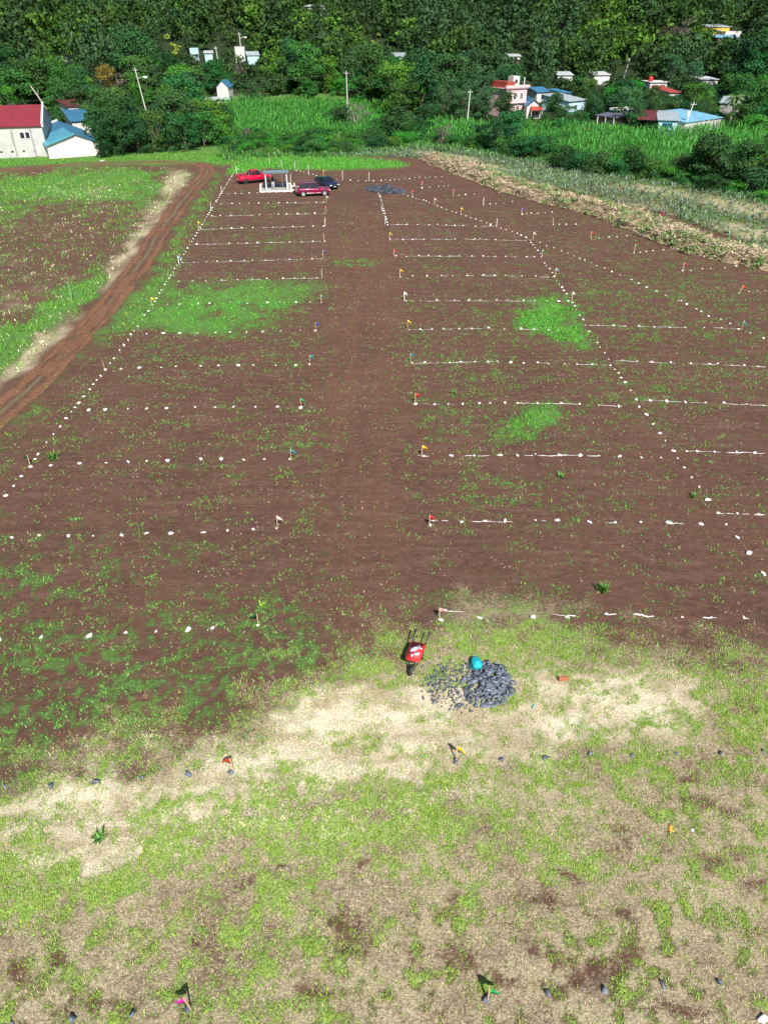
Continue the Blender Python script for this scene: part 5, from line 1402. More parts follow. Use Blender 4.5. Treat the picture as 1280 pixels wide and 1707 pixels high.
for k, (x, y, ph, i, n) in enumerate(ALLST):
    p = G(x, y); sz = rnd.choice([0.065, 0.08, 0.09, 0.10, 0.11, 0.13]) * (1.0 if y > 400 else 1.12)
    p.z = gz(p) + sz * 0.35
    if k < NS:
        o = ST_O[rnd.randrange(8)].copy(); o.name = 'marker_stone'; COL.objects.link(o)
        o.location = p; o.rotation_euler = (0, 0, rnd.uniform(0, 6.28)); o.scale = (sz * rnd.uniform(0.9, 1.25), sz, sz)
        props(o, f'{ordn(i)} whitewashed stone from the left, {ph}', 'stone', 'whitewashed stones marking the lots')
    else:
        v, f = ICO1; v = v * np.array([sz, sz, sz * 0.7]) * rnd.uniform(0.8, 1.1) + np.array(p[:]); Vb.append(v); Fb.append(f + off); off += len(v)
props(fastmesh('far_marker_stones', np.concatenate(Vb), np.concatenate(Fb), M_stone), 'tiny whitewashed stones marking the farthest lot lines', 'stones', kind='stuff')
print('STONES', len(ALLST))

CH = []
def ch(crop, segs, lab):
    CH.append((lab, [(cv(crop, [(a, b)])[0], cv(crop, [(c, d)])[0]) for a, b, c, d in segs]))
ch(C8, [(192, 1077, 270, 1080), (560, 1088, 640, 1096), (715, 1086, 775, 1090), (825, 1088, 900, 1096), (1060, 1098, 1110, 1100), (1150, 1098, 1215, 1104)], 'patchy white chalk line behind the wheelbarrow')
ch(C8, [(155, 776, 215, 778), (290, 779, 430, 779), (480, 776, 540, 777), (725, 781, 775, 783), (915, 784, 1005, 788)], 'patchy chalk line from the nearest red flag')
ch(C8, [(110, 558, 150, 562), (265, 559, 390, 561), (440, 558, 720, 560)], 'broken chalk line from the middle yellow flag')
ch(C8, [(105, 387, 240, 389), (435, 384, 660, 389), (710, 391, 805, 397)], 'broken chalk line from the second red flag')
ch(C8, [(90, 252, 380, 246), (500, 250, 750, 259)], 'chalk line from the green-blue flag to the diagonal')
ch(C8, [(92, 141, 165, 139), (195, 139, 355, 135), (445, 138, 520, 140)], 'chalk line running into the bright grass mat')
ch(C8, [(68, 44, 510, 44), (575, 46, 625, 46)], 'chalk line starting at the pale flag')
ch(C8, [(678, 125, 810, 128), (840, 129, 1020, 133), (1060, 131, 1190, 137)], 'chalk line right of the bright grass mat')
ch(C8, [(742, 240, 848, 246), (875, 248, 975, 252), (1015, 252, 1290, 265)], 'long chalk line right of the diagonal, second from the mat')
ch(C8, [(845, 373, 1078, 385), (1120, 386, 1290, 393)], 'chalk line right of the diagonal, third from the mat')
ch(C8, [(1005, 544, 1275, 554)], 'chalk line right of the diagonal, fourth from the mat')
ch(C8, [(1105, 750, 1270, 757)], 'short chalk line at the lower right edge')
ch(C5, [(45, 444, 60, 444), (195, 441, 235, 441), (270, 439, 455, 441), (490, 442, 570, 445)], 'chalk line ending at the pale blue flag')
ch(C5, [(38, 374, 310, 375), (340, 376, 380, 376), (420, 377, 500, 378)], 'chalk line ending at the small green flag')
ch(C5, [(20, 318, 250, 318), (270, 318, 480, 323)], 'chalk line second beyond the far yellow flag')
ch(C5, [(8, 269, 170, 271), (180, 271, 375, 275)], 'farthest chalk line on the right side')
ch(C6, [(825, 476, 1000, 471), (1070, 468, 1228, 466)], 'chalk line on the far edge of the lush oval')
ch(C6, [(690, 408, 960, 401), (970, 400, 1232, 392)], 'first chalk line behind the lush oval')
ch(C6, [(730, 339, 1000, 332), (1010, 331, 1232, 327)], 'second chalk line behind the lush oval')
ch(C6, [(760, 281, 950, 275), (960, 275, 1200, 268)], 'third chalk line behind the lush oval')
ch(C6, [(800, 231, 980, 226), (1080, 224, 1240, 220)], 'second chalk line before the maroon car')
ch(C6, [(832, 184, 880, 183), (1020, 181, 1170, 179), (1190, 178, 1240, 178)], 'nearest chalk line before the maroon car')
ch(C4, [(945, 165, 960, 215), (970, 270, 985, 320)], 'short chalk line leaving the far rock pile')
for lab, segs in CH:
    Vc = []; Fc = []; base = 0
    for a, b in segs:
        A = G(*a); B = G(*b); d = B - A; L = d.length; n = max(6, int(L / 0.07)); d.normalize(); nn = Vector((-d.y, d.x, 0))
        t = np.linspace(0, 1, n); cx = A.x + (B.x - A.x) * t; cy = A.y + (B.y - A.y) * t
        far = 1 + max(0, (A.y - 45)) / 130
        w = 0.065 * far * (fbm(cx * 1.2, cy * 1.2, 300, 3) - 0.18) * 1.3; gap = fbm(cx * 1.7, cy * 1.7, 301, 2)
        w = np.clip(w, 0.01, 0.2 * far) * np.where(gap < 0.33, 0.0, 1) * np.minimum(1, np.minimum(t, 1 - t) * 12 + 0.1)
        off_ = (fbm(cx * 2.5, cy * 2.5, 302, 3) - 0.5) * 0.16
        jl = RG.uniform(0.4, 1.3, n); jr = RG.uniform(0.4, 1.3, n)
        for s, jj in ((-1, jl), (1, jr)):
            X = cx + nn.x * (off_ + s * w * jj); Y = cy + nn.y * (off_ + s * w * jj)
            Vc.append(np.stack([X, Y, terrain(X, Y) + 0.016], 1))
        i = np.arange(n - 1); ok = (w[:-1] > 0.011) | (w[1:] > 0.011); i = i[ok]
        Fc.append(np.stack([base + i, base + i + 1, base + n + i + 1, base + n + i], 1)[:, ::-1]); base += 2 * n
    o = fastmesh('chalk_line', np.concatenate(Vc), np.concatenate(Fc), M_chalk); o['kind'] = 'structure'; o['label'] = lab

# ------------------------------------------------------------------ survey stakes with flags
M_wood = mat('stake_wood', (0.48, 0.34, 0.20), 0.8, var=0.2, scale=9)
M_woodw = mat('whitewashed_wood', (0.68, 0.66, 0.60), 0.8, var=0.15, scale=9)
FC = {n: mat(n + '_flag', c, 0.55, trans=0.25) for n, c in dict(magenta=(0.75, 0.02, 0.45), orange=(0.75, 0.07, 0.02), darkgreen=(0.01, 0.14, 0.05), green=(0.02, 0.36, 0.10), white=(0.75, 0.75, 0.75), teal=(0.01, 0.30, 0.38),
      blue=(0.03, 0.07, 0.42), red=(0.62, 0.02, 0.02), yellow=(0.80, 0.58, 0.02), paleblue=(0.25, 0.55, 0.75), pink=(0.75, 0.35, 0.35)).items()}
def stake(px, py, colour, lab, h=0.68, lean=(0, 0), flagdir=None, tall=False, whitew=False, rot=None):
    p = G(px, py); p.z = gz(p)
    nm = 'survey_flag' if colour else 'wooden_stake'
    o = empty(nm, p, 0, lab, 'flag' if colour else 'stake', 'survey flags and stakes')
    top = Vector((lean[0], lean[1], h)); w = 0.018 if p.y < 60 else 0.03
    mb = MB(); 
    mb.hexa([(-w, -w, -.1), (w, -w, -.1), (w, w, -.1), (-w, w, -.1)] + [(top.x + a * w, top.y + b * w, top.z) for a, b in ((-1, -1), (1, -1), (1, 1), (-1, 1))])
    mb.build('stake', M_woodw if whitew else M_wood, o)
    if colour:
        a = rnd.uniform(-0.5, 0.5) + (0 if flagdir is None else flagdir)
        L = 0.31 if p.y < 60 else 0.32; hh = 0.28 if p.y < 60 else 0.30; V = []; Fq = []
        u = Vector((math.cos(a), math.sin(a), 0)); nrm = Vector((-u.y, u.x, 0)); n = 6
        for i in range(n + 1):
            t = i / n; wv = 0.06 * math.sin(t * 5 + px) * t; droop = -0.16 * t * t
            up = hh * (1 - 0.75 * t) / 2; c = top + Vector((0, 0, -hh / 2)) + u * (0.012 + L * t) + nrm * wv + Vector((0, 0, droop))
            V += [tuple(c + Vector((0, 0, up))), tuple(c - Vector((0, 0, up)))]
        for i in range(n): Fq.append((2 * i, 2 * i + 1, 2 * i + 3, 2 * i + 2))
        mb = MB(); mb.add(V, Fq); f = mb.build('flag', FC[colour], o, True)
        s = f.modifiers.new('thick', 'SOLIDIFY'); s.thickness = 0.004
FL = [
 (320, 1684, 'magenta', 'magenta flag on a short wooden stake at the bottom left', 0.62, math.pi),
 (391, 1287, 'orange', 'orange-red flag on stake beside a grey rock in the straw', 0.68, math.pi),
 (431, 1044, 'darkgreen', 'dark green flag at the end of the nearest left stone row', 0.70, math.pi),
 (463, 880, 'white', 'white flag at the road end of the second left row', 0.72, 0),
 (485, 766, 'teal', 'teal flag nearest the camera in the left column', 0.72, 0),
 (502, 680, 'green', 'bright green flag between two teal flags in the left column', 0.72, 0),
 (516, 608, 'teal', 'teal flag in the middle of the left column', 0.75, 0),
 (526, 553, 'blue', 'deep blue flag just below the lush oval', 0.8, 0),
 (536, 505, 'teal', 'teal flag at the right end of the lush oval', 0.8, 0),
 (537, 464, None, 'bare wooden stake beyond the lush oval', 0.9, 0),
 (539, 431, 'blue', 'faint blue flag on stake two rows beyond the lush oval', 0.9, 0),
 (540, 403, None, 'reddish bare stake three rows beyond the lush oval', 0.95, 0),
 (542, 377, None, 'pale bare stake fourth beyond the lush oval', 0.95, 0),
 (543, 356, 'red', 'small dull red flag second before the maroon car', 0.9, 0),
 (544, 338, 'white', 'whitish stake flag right in front of the maroon car', 0.9, 0),
 (176, 617, None, 'tan wooden stake on the left boundary by the track', 0.75, 0),
 (52, 777, 'darkgreen', 'dark green flag low on the left boundary', 0.75, math.pi),
 (254, 508, 'yellow', 'yellow flag on the left boundary at the lush oval', 0.7, 0),
 (299, 441, 'paleblue', 'pale flag on the left boundary beyond the lush oval', 0.9, 0),
 (332, 381, 'yellow', 'faded yellow flag far along the left boundary', 0.85, 0),
 (352, 350, None, 'pale stake on left boundary, third from its far end', 0.95, 0),
 (370, 322, None, 'pale stake on left boundary, second from its far end', 0.95, 0),
 (395, 290, None, 'white stake at the far left corner by the red pickup', 1.2, 0),
 (812, 1667, 'green', 'green flag at the bottom right with dark shadow', 0.70, 0.2),
 (761, 1268, 'yellow', 'yellow flag standing beside a dark grey rock', 0.75, 0),
 (733, 1034, 'pink', 'pinkish flag behind the wheelbarrow', 0.70, 0),
 (716, 878, 'red', 'nearest red flag at the start of a chalk row', 0.72, 0),
 (702, 761, 'yellow', 'yellow flag in the middle of the right column', 0.75, 0),
 (692, 673, 'red', 'second red flag in the right column', 0.75, 0),
 (684, 605, 'teal', 'small green-blue flag at a right chalk row', 0.75, 0),
 (679, 550, 'yellow', 'yellow flag left of the bright grass mat', 0.85, 0),
 (674, 501, 'white', 'pale flag between two yellow flags in the right column', 0.8, 0),
 (666, 463, 'yellow', 'bright yellow flag level with the lush oval far edge', 0.85, 0),
 (657, 429, 'red', 'dark red flag between two far yellow flags', 0.85, 0),
 (649, 400, 'yellow', 'farthest yellow flag of the right column', 0.85, 0),
 (642, 374, None, 'white stake below the far rock pile', 1.0, 0),
 (888, 400, 'white', 'white flag where the diagonals meet', 0.9, 0),
 (903, 429, 'green', 'small green flag on the diagonal', 0.85, 0),
 (925, 461, 'paleblue', 'light blue flag on the diagonal', 0.85, 0),
 (952, 502, 'white', 'white flag on yellowish stake above the bright mat', 0.85, 0),
 (827, 378, None, 'pale stake on the far diagonal left of the white flag', 0.95, 0),
 (768, 358, 'yellow', 'yellow flag on the far diagonal', 0.9, 0),
 (724, 342, 'white', 'white flag on the far diagonal near the rock pile', 0.9, 0),
 (687, 328, 'red', 'red flag just right of the far rock pile', 0.9, 0),
 (703, 313, 'orange', 'faint orange flag behind the far rock pile', 0.9, 0),
 (755, 327, 'red', 'red flag near the left part of the dry heap', 0.9, 0),
 (805, 342, None, 'pale stake near the dry heap, right of a red flag', 1.0, 0),
 (869, 359, 'blue', 'bluish flag near the dry heap', 0.9, 0),
 (921, 376, None, 'bare stake near the dry heap below the bank', 0.9, 0),
 (984, 398, 'red', 'red flag below the middle of the dry heap', 0.85, 0),
 (1056, 421, 'green', 'green flag below the dry heap', 0.9, 0),
 (1137, 452, 'red', 'red flag nearest the right end of the dry heap', 0.85, 0),
 (1230, 490, 'orange', 'leaning orange flag at the right edge', 0.8, 0),
 (1235, 550, 'teal', 'dark teal flag on the outer diagonal at right', 0.75, 0),
 (450, 277, None, 'white post first on the green strip behind pickup', 1.2, 0), (470, 280, None, 'white post second on the green strip', 1.2, 0), (492, 284, None, 'white post third on the green strip', 1.4, 0),
 (515, 292, None, 'white post left behind the dark blue car', 1.5, 0), (539, 294, 'yellow', 'yellow-tipped stake behind the dark blue car', 1.0, 0), (571, 301, None, 'white post right of the dark blue car', 1.5, 0), (615, 302, None, 'white post behind the far rock pile', 1.3, 0),
 (485, 306, None, 'white post between canopy and maroon car', 1.4, 0),
]
for px, py, c, lab, h, fd in FL:
    ln = (rnd.uniform(-.05, .05), rnd.uniform(-.05, .05))
    if 'leaning' in lab: ln = (0.22, 0.0)
    if 'bottom left' in lab: ln = (-0.10, 0.03)
    if 'orange-red' in lab: ln = (-0.07, 0.05)
    stake(px, py, c, lab, h, ln, fd, whitew=('white' in lab and c is None) or 'pale' in lab)

# ------------------------------------------------------------------ dark rocks
RK = [fastmesh('rock', *slab_rock(s), M_rock, link=False) for s in range(40, 48)]
def rock(px, py, sz, lab, zoff=0, m=None, group=None, src=None):
    p = G(px, py); p.z = gz(p) + sz * 0.3 + zoff
    o = RK[rnd.randrange(8)].copy(); o.name = 'rock'
    COL.objects.link(o); o.location = p; o.rotation_euler = (rnd.uniform(-.6, .6), rnd.uniform(-.6, .6), rnd.uniform(0, 6.28)); o.scale = (sz * rnd.uniform(.85, 1.2), sz, sz)
    props(o, lab, 'rock', group); return o
rowA = cv(CL, [(20, 622), (170, 618), (322, 606), (477, 594), (627, 583), (770, 575)])
for i, (x, y) in enumerate(rowA):
    rock(x, y + 1, 0.125, 'dark grey rock beside the orange-red flag stake' if i == 5 else f'dark grey rock in the straw left of the orange flag, {ordn(i + 1)} from the left edge', group='dark rocks marking the nearest lots')
rowB = cv(CR, [(240, 236), (390, 230), (537, 225), (685, 218), (827, 220), (975, 212), (1120, 208), (1262, 204)])
for i, (x, y) in enumerate(rowB):
    rock(x, y + 1, 0.11, 'dark grey rock at the foot of the lower yellow flag' if i == 0 else f'dark grey rock in the grass right of the yellow flag, {ordn(i)} after the flag', group='dark rocks marking the nearest lots')
rowC = cv(CL, [(43, 1408), (243, 1395), (443, 1380), (627, 1368)])
for i, (x, y) in enumerate(rowC):
    rock(x, y + 1, 0.13, 'dark grey rock at the foot of the magenta flag' if i == 3 else f'dark grey rock at the bottom edge, {ordn(i + 1)} from the bottom left corner', group='dark rocks marking the nearest lots')
rowD = cv(CR, [(343, 1032), (543, 1010), (733, 1000), (930, 987), (1118, 985)])
for i, (x, y) in enumerate(rowD):
    rock(x, y + 1, 0.13, 'dark grey rock at the foot of the bottom green flag' if i == 0 else f'dark grey rock at the bottom right, {ordn(i)} right of the green flag', group='dark rocks marking the nearest lots')
p = G(1271, 1700); o = ST_O[2].copy(); o.name = 'pale_rock'; COL.objects.link(o); o.location = (p.x, p.y, gz(p) + .04); o.scale = (.14, .12, .1)
props(o, 'pale grey stone in the bottom right corner', 'stone')
# near heap
taken = []
cx0, cy0 = 806, 1146
def heap_h(x, y):
    r = math.hypot((x - 818) / 36, (y - 1140) / 42); return max(0, 0.30 * (1 - r))
k = 0; tries = 0
while k < 165 and tries < 9000:
    tries += 1
    a = rnd.uniform(0, 6.28); r = rnd.random() ** 0.55
    x = 812 + 42 * r * math.cos(a); y = 1143 + 38 * r * math.sin(a)
    if math.hypot((x - 794) / 9, (y - 1147) / 8) < 1: continue       # bare spot in the heap
    if x < 782 and (y < 1120 or y > 1170) and rnd.random() < 0.7: continue
    h = heap_h(x, y)
    q = G(x, y); ok = True
    for (qx, qy) in taken:
        if (q.x - qx) ** 2 + (q.y - qy) ** 2 < 0.145 ** 2: ok = False; break
    if not ok and not (h > 0.08 and rnd.random() < 0.05): continue
    taken.append((q.x, q.y)); k += 1
    rock(x, y, rnd.uniform(0.10, 0.165), None, zoff=h * rnd.uniform(.7, 1.0), group='rocks of the near heap')['heap'] = 1
print('HEAP', k)
hr = [o for o in bpy.data.objects if o.get('heap')]; zn = {}
for o in hr:
    x, y, _ = PX(o.location.x, o.location.y, o.location.z); del o['heap']; o['category'] = 'rock'
    z_ = ('upper', 'middle', 'lower')[min(2, max(0, int((float(y) - 1104) / 26)))] + ' ' + ('left', 'centre', 'right')[min(2, max(0, int((float(x) - 768) / 30)))]
    zn.setdefault(z_, []).append((float(x), o))
for z_, l_ in zn.items():
    for i, (x, o) in enumerate(sorted(l_, key=lambda t: t[0])): o['label'] = f'{ordn(i + 1)} broken blue-grey rock from the left in the {z_} of the near heap'
# rubble left of the heap
n = 420; X = []; Y = []
for _ in range(n):
    cxr, cyr, sx_, sy_ = rnd.choice([(735, 1158, 13, 9), (733, 1128, 14, 12), (757, 1150, 10, 16), (722, 1138, 10, 14), (775, 1172, 14, 8), (765, 1115, 18, 8), (745, 1140, 22, 22)])
    q = G(rnd.gauss(cxr, sx_), rnd.gauss(cyr, sy_)); X.append(q.x); Y.append(q.y)
X = np.array(X); Y = np.array(Y); S = RG.uniform(0.03, 0.085, n)
v_, f_ = stamp([slab_rock(s) for s in (60, 61, 62)], X, Y, terrain(X, Y) + S * 0.3, S, RG.uniform(0, 6.28, n))
props(fastmesh('rubble', v_, f_, M_rock), 'small crushed blue-grey rubble left of the near rock heap', 'rubble', kind='stuff')
# far heap
n = 620; q0 = G(642, 318); X = []; Y = []; Z = []
for _ in range(n):
    a = rnd.uniform(0, 6.28); r = rnd.random() ** 0.6; x = 3.1 * r * math.cos(a); yv_ = 2.1 * r * math.sin(a) 
    X.append(q0.x + x * 0.98 + 0.35 * yv_ * 0 ); Y.append(q0.y + yv_ - 0.35 * x); Z.append(1.0 * (1 - r) * rnd.uniform(.6, 1.05) * (0.7 + 0.3 * math.sin(x * 3)) + 0.06)
S = RG.uniform(0.13, 0.30, n)
v_, f_ = stamp([slab_rock(s, .75) for s in (70, 71, 72, 73)], np.array(X), np.array(Y), np.array(Z), S, RG.uniform(0, 6.28, n))
props(fastmesh('far_rock_pile', v_, f_, mat('slate_rock', (0.045, 0.055, 0.075), 0.7, island=0.6)), 'low pile of dark blue-grey rocks at the far end of the road', 'rock pile', kind='stuff')

# ------------------------------------------------------------------ wheelbarrow
M_redp = mat('red_paint', (0.55, 0.025, 0.03), 0.4, var=0.15, scale=6, col2=(0.40, 0.03, 0.03), coat=0.3)
M_blk = mat('black_rubber', (0.02, 0.02, 0.02), 0.75)
M_steel = mat('black_tube', (0.03, 0.03, 0.035), 0.45, metal=0.3)
M_rim = mat('steel_rim', (0.45, 0.45, 0.47), 0.4, metal=0.8)
wA = G(685, 1124); wB = G(700, 1082); d = wB - wA
WB = empty('wheelbarrow', (wA.x, wA.y, gz(wA)), math.atan2(d.y, d.x), 'red wheelbarrow loaded with pale and dark rocks left of the near heap', 'wheelbarrow')
def rrect(cx, hx, hy, z, r=0.12, n=4, tilt=0):
    out = []
    for sx_, sy_, a0 in ((1, 1, 0), (-1, 1, 90), (-1, -1, 180), (1, -1, 270)):
        for k in range(n + 1):
            a = math.radians(a0 + 90 * k / n); out.append((cx + sx_ * (hx - r) + r * math.cos(a), sy_ * (hy - r) + r * math.sin(a), z + tilt * (sx_ * hx)))
    return out
outer_ = [rrect(.62, .24, .19, .30, .08), rrect(.62, .38, .23, .45), rrect(.64, .50, .285, .60), rrect(.64, .515, .30, .605), rrect(.64, .515, .30, .58)]
inner_ = [rrect(.64, .48, .265, .595), rrect(.62, .36, .21, .45), rrect(.62, .22, .17, .325, .08)]
MB().loft([outer_[4], outer_[3], inner_[0], inner_[1], inner_[2]], cap=False).add([], []).loft([inner_[2], [(x, y, z - .002) for x, y, z in inner_[2]]]).loft(outer_[:3]).build('tray', M_redp, WB, True)
wh = MB().loft([[(0.26 * r * math.cos(a) + 0.02, yy, 0.20 + 0.20 / .26 * 0.26 * r * math.sin(a) ) for a in [k * math.pi / 10 for k in range(20)]] for yy, r in ((-.05, .62), (-.055, .85), (-.03, 1), (.03, 1), (.055, .85), (.05, .62))]).build('wheel', M_blk, WB, True)
MB().tube((0.02, -.06, .20), (0.02, .06, .20), 0.09, n=14).build('rim', M_rim, wh)
for s in (-1, 1):
    MB().path([(0.02, s * .09, .20), (.32, s * .16, .28), (.9, s * .24, .40), (1.22, s * .27, .60), (1.78, s * .29, .66)], 0.024, 7).build('handle', M_steel, WB, True)
    MB().tube((1.62, s * .285, .643), (1.80, s * .291, .662), 0.033, n=8).build('grip', M_blk, WB)
    MB().path([(.72, s * .22, .36), (.86, s * .24, 0), (1.0, s * .24, .42)], 0.016, 6).build('leg', M_steel, WB)
MB().tube((-.02, -.09, .2), (-.02, .09, .2), .015).tube((.86, -.24, .02), (.86, .24, .02), .014).build('crossbar', M_steel, WB)
Rz = Matrix.Rotation(math.atan2(d.y, d.x), 4, 'Z')
rp_ = [(.52, -.08, .60, .16, 1), (.70, .05, .64, .19, 1), (.88, -.05, .60, .15, 1), (.42, .12, .56, .13, 1), (.62, .18, .57, .11, 0), (.80, .2, .56, .12, 0), (.95, .14, .56, .10, 0), (.38, -.12, .53, .11, 0), (.66, -.2, .55, .11, 0), (.84, -.22, .56, .11, 1), (.5, .05, .50, .14, 0), (.98, -.1, .54, .10, 0), (.56, -.02, .52, .16, 0), (.8, .02, .50, .16, 0), (.34, 0.02, .53, .10, 1)]
for i, (x, y, z, s, w) in enumerate(rp_):
    q = Rz @ Vector((x, y * .85, z + .0)); o = (ST_O[i % 8] if w else RK[i % 8]).copy()
    o.name = 'rock'; COL.objects.link(o); o.location = WB.location + q; o.scale = (s * .9, s * .8, s * .8); o.rotation_euler = (rnd.uniform(-.6, .6), rnd.uniform(-.6, .6), rnd.uniform(0, 6))
    if w:
        o.data = o.data.copy(); o.data.materials[0] = M_rockw
    props(o, f'{ordn(sum(1 for r_ in rp_ if r_[4] == w and (r_[0], r_[1]) <= (x, y)))} {"pale" if w else "dark"} rock from the wheel end in the red wheelbarrow', 'rock', 'rocks in the wheelbarrow')

# turquoise bag
M_bag = mat('turquoise_cloth', (0.005, 0.36, 0.40), 0.7, var=0.15, scale=5, bump=0.4)
M_bagd = mat('turquoise_dark', (0.005, 0.20, 0.24), 0.7)
bp0 = G(796, 1121)
BG = empty('backpack', (bp0.x, bp0.y, gz(bp0) + 0.12), math.radians(8), 'turquoise backpack lying on top edge of the near rock heap', 'backpack')
rings = []
for t, w, hh in ((0, .10, .06), (.04, .17, .11), (.14, .20, .15), (.30, .205, .17), (.44, .18, .15), (.53, .12, .10), (.56, .05, .05)):
    rings.append([(w * math.copysign(abs(math.cos(a)) ** .75, math.cos(a)), t, .10 + hh * math.copysign(abs(math.sin(a)) ** .75, math.sin(a))) for a in [k * math.pi / 9 for k in range(18)]])
MB().loft(rings).build('body', M_bag, BG, True)
rings = []
for t, w, hh in ((.07, .05, .02), (.09, .12, .05), (.2, .14, .07), (.29, .12, .05), (.31, .05, .02)):
    rings.append([(w * math.cos(a), t, .24 + hh * math.sin(a)) for a in [k * math.pi / 8 for k in range(16)]])
MB().loft(rings).build('front_pocket', M_bag, BG, True)
MB().path([(-.17, .33, .24), (0, .36, .285), (.17, .33, .24)], .008, 5).build('zip', M_bagd, BG)
MB().path([(-.05, .55, .12), (-.05, .62, .14), (.05, .62, .14), (.05, .55, .12)], .014, 6).build('handle', M_bagd, BG)
for s in (-1, 1): MB().path([(s * .14, .48, .02), (s * .24, .36, -.03), (s * .23, .16, -.03), (s * .14, .04, .02)], .02, 6).build('strap', M_bagd, BG)

# small things: leafy weed with a shadow, brick, orange rag, white scrap
M_brick = mat('clay_brick', (0.36, 0.13, 0.06), 0.85, var=0.2, scale=9, bump=0.4)
p = G(938, 1134); o = MB().box(-.19, .19, -.07, .07, 0, .15).build('clay_block', M_brick, bevel=0.012); o.location = (p.x, p.y, gz(p)); o.rotation_euler = (0, 0, .1); props(o, 'single orange-brown clay block right of the rock heap', 'brick')
M_rag = mat('orange_cloth', (0.75, 0.30, 0.04), 0.8)
def rag(px, py, m, lab, s=0.16, nm='rag', cat='rag'):
    p = G(px, py); n = 9; V = []; Fq = []
    for i in range(n):
        for j in range(n):
            u, v = i / (n - 1) - .5, j / (n - 1) - .5; a = float(vnoise(u * 6 + px, v * 6 + py, 5))
            V.append((u * s * 1.2 + a * .08, v * s * 2 * (0.5 + a) + u * s, 0.03 + a * 0.10 * (1 - 1.6 * max(abs(u), abs(v)))))
    for i in range(n - 1):
        for j in range(n - 1): q = i * n + j; Fq.append((q, q + n, q + n + 1, q + 1))
    o = MB().add(V, Fq).build(nm, m, smooth=True); o.location = (p.x, p.y, gz(p)); so_ = o.modifiers.new('t', 'SOLIDIFY'); so_.thickness = .006
    props(o, lab, cat)
rag(1114, 1382, M_rag, 'crumpled orange rag on the straw at lower right', 0.11)
rag(1150, 1385, mat('white_scrap', (0.7, 0.7, 0.68), 0.7), 'small white paper scrap right of the orange rag', 0.05, 'paper_scrap', 'litter')
rag(887, 1180, mat('green_bottle_plastic', (0.25, 0.5, 0.42), 0.4), 'small crumpled pale green plastic scrap right of the rock heap', 0.08, 'plastic_scrap', 'litter')
M_white = mat('plain_white', (0.78, 0.78, 0.76), 0.6)
rag(171, 268, M_white, 'white sack lying on the grass before the white gable house', 0.55, 'sack', 'sack')
def weedplant(px, py, h, n, lab, name='weed_plant', w=0.07, m=None):
    p = G(px, py); X = np.full(n, p.x) + RG.normal(0, h * .16, n); Y = np.full(n, p.y) + RG.normal(0, h * .16, n)
    P, Fq = blades(X, Y, h, w, 0.75); P = P - np.array([p.x, p.y, gz(p)])
    o = fastmesh(name, P, Fq, m or M_weed); o.location = (p.x, p.y, gz(p)); props(o, lab, 'weed')
weedplant(1004, 984, 0.42, 70, 'leafy green weed clump alone on soil with dark shadow')
weedplant(438, 1012, 0.26, 34, 'yellow-green weed just above the dark green flag', m=M_gr1)
weedplant(757, 656, 0.30, 34, 'round bright weed between two right chalk rows')
weedplant(166, 1400, 0.30, 50, 'tall upright weed tuft in the green belt at left')
weedplant(90, 765, 0.5, 60, 'dark weed clump near the left boundary flag')
weedplant(1155, 828, 0.3, 40, 'small weed near the end of the diagonal')
weedplant(935, 796, 0.3, 40, 'small weed between the two nearest right rows')
# green post in the meadow
p = G(121, 500); o = props(MB().tube((0, 0, 0), (0, 0, 1.7), 0.05, n=6).build('post', mat('green_post', (0.12, 0.35, 0.2), 0.7)), 'thin green post in the bright band of the meadow', 'post'); o.location = p

# ------------------------------------------------------------------ vehicles
M_tyre = mat('tyre', (0.025, 0.025, 0.025), 0.8); M_alloy = mat('alloy', (0.62, 0.62, 0.64), 0.35, metal=0.6)
M_cglass = mat('car_glass', (0.012, 0.014, 0.018), 0.06, spec=0.8); M_trim = mat('black_trim', (0.02, 0.02, 0.02), 0.6); M_lamp = mat('lamp_glass', (0.75, 0.75, 0.75), 0.15); M_tail = mat('tail_lamp', (0.4, 0.01, 0.01), 0.2)
M_plate = mat('number_plate', (0.6, 0.6, 0.6), 0.5)
M_chrome = mat('chrome', (0.7, 0.7, 0.7), 0.2, metal=0.9)
def sect(x, zb, zt, w, zs, wt=None, n=2):
    """half-rounded body section at length x: bottom, shoulder and top"""
    wt = wt or w * .86
    h = [(w * .90, zb), (w, zb + (zs - zb) * .35), (w, zs), (wt, zt)]
    return [(x, -a, b) for a, b in h] + [(x, a, b) for a, b in reversed(h)]
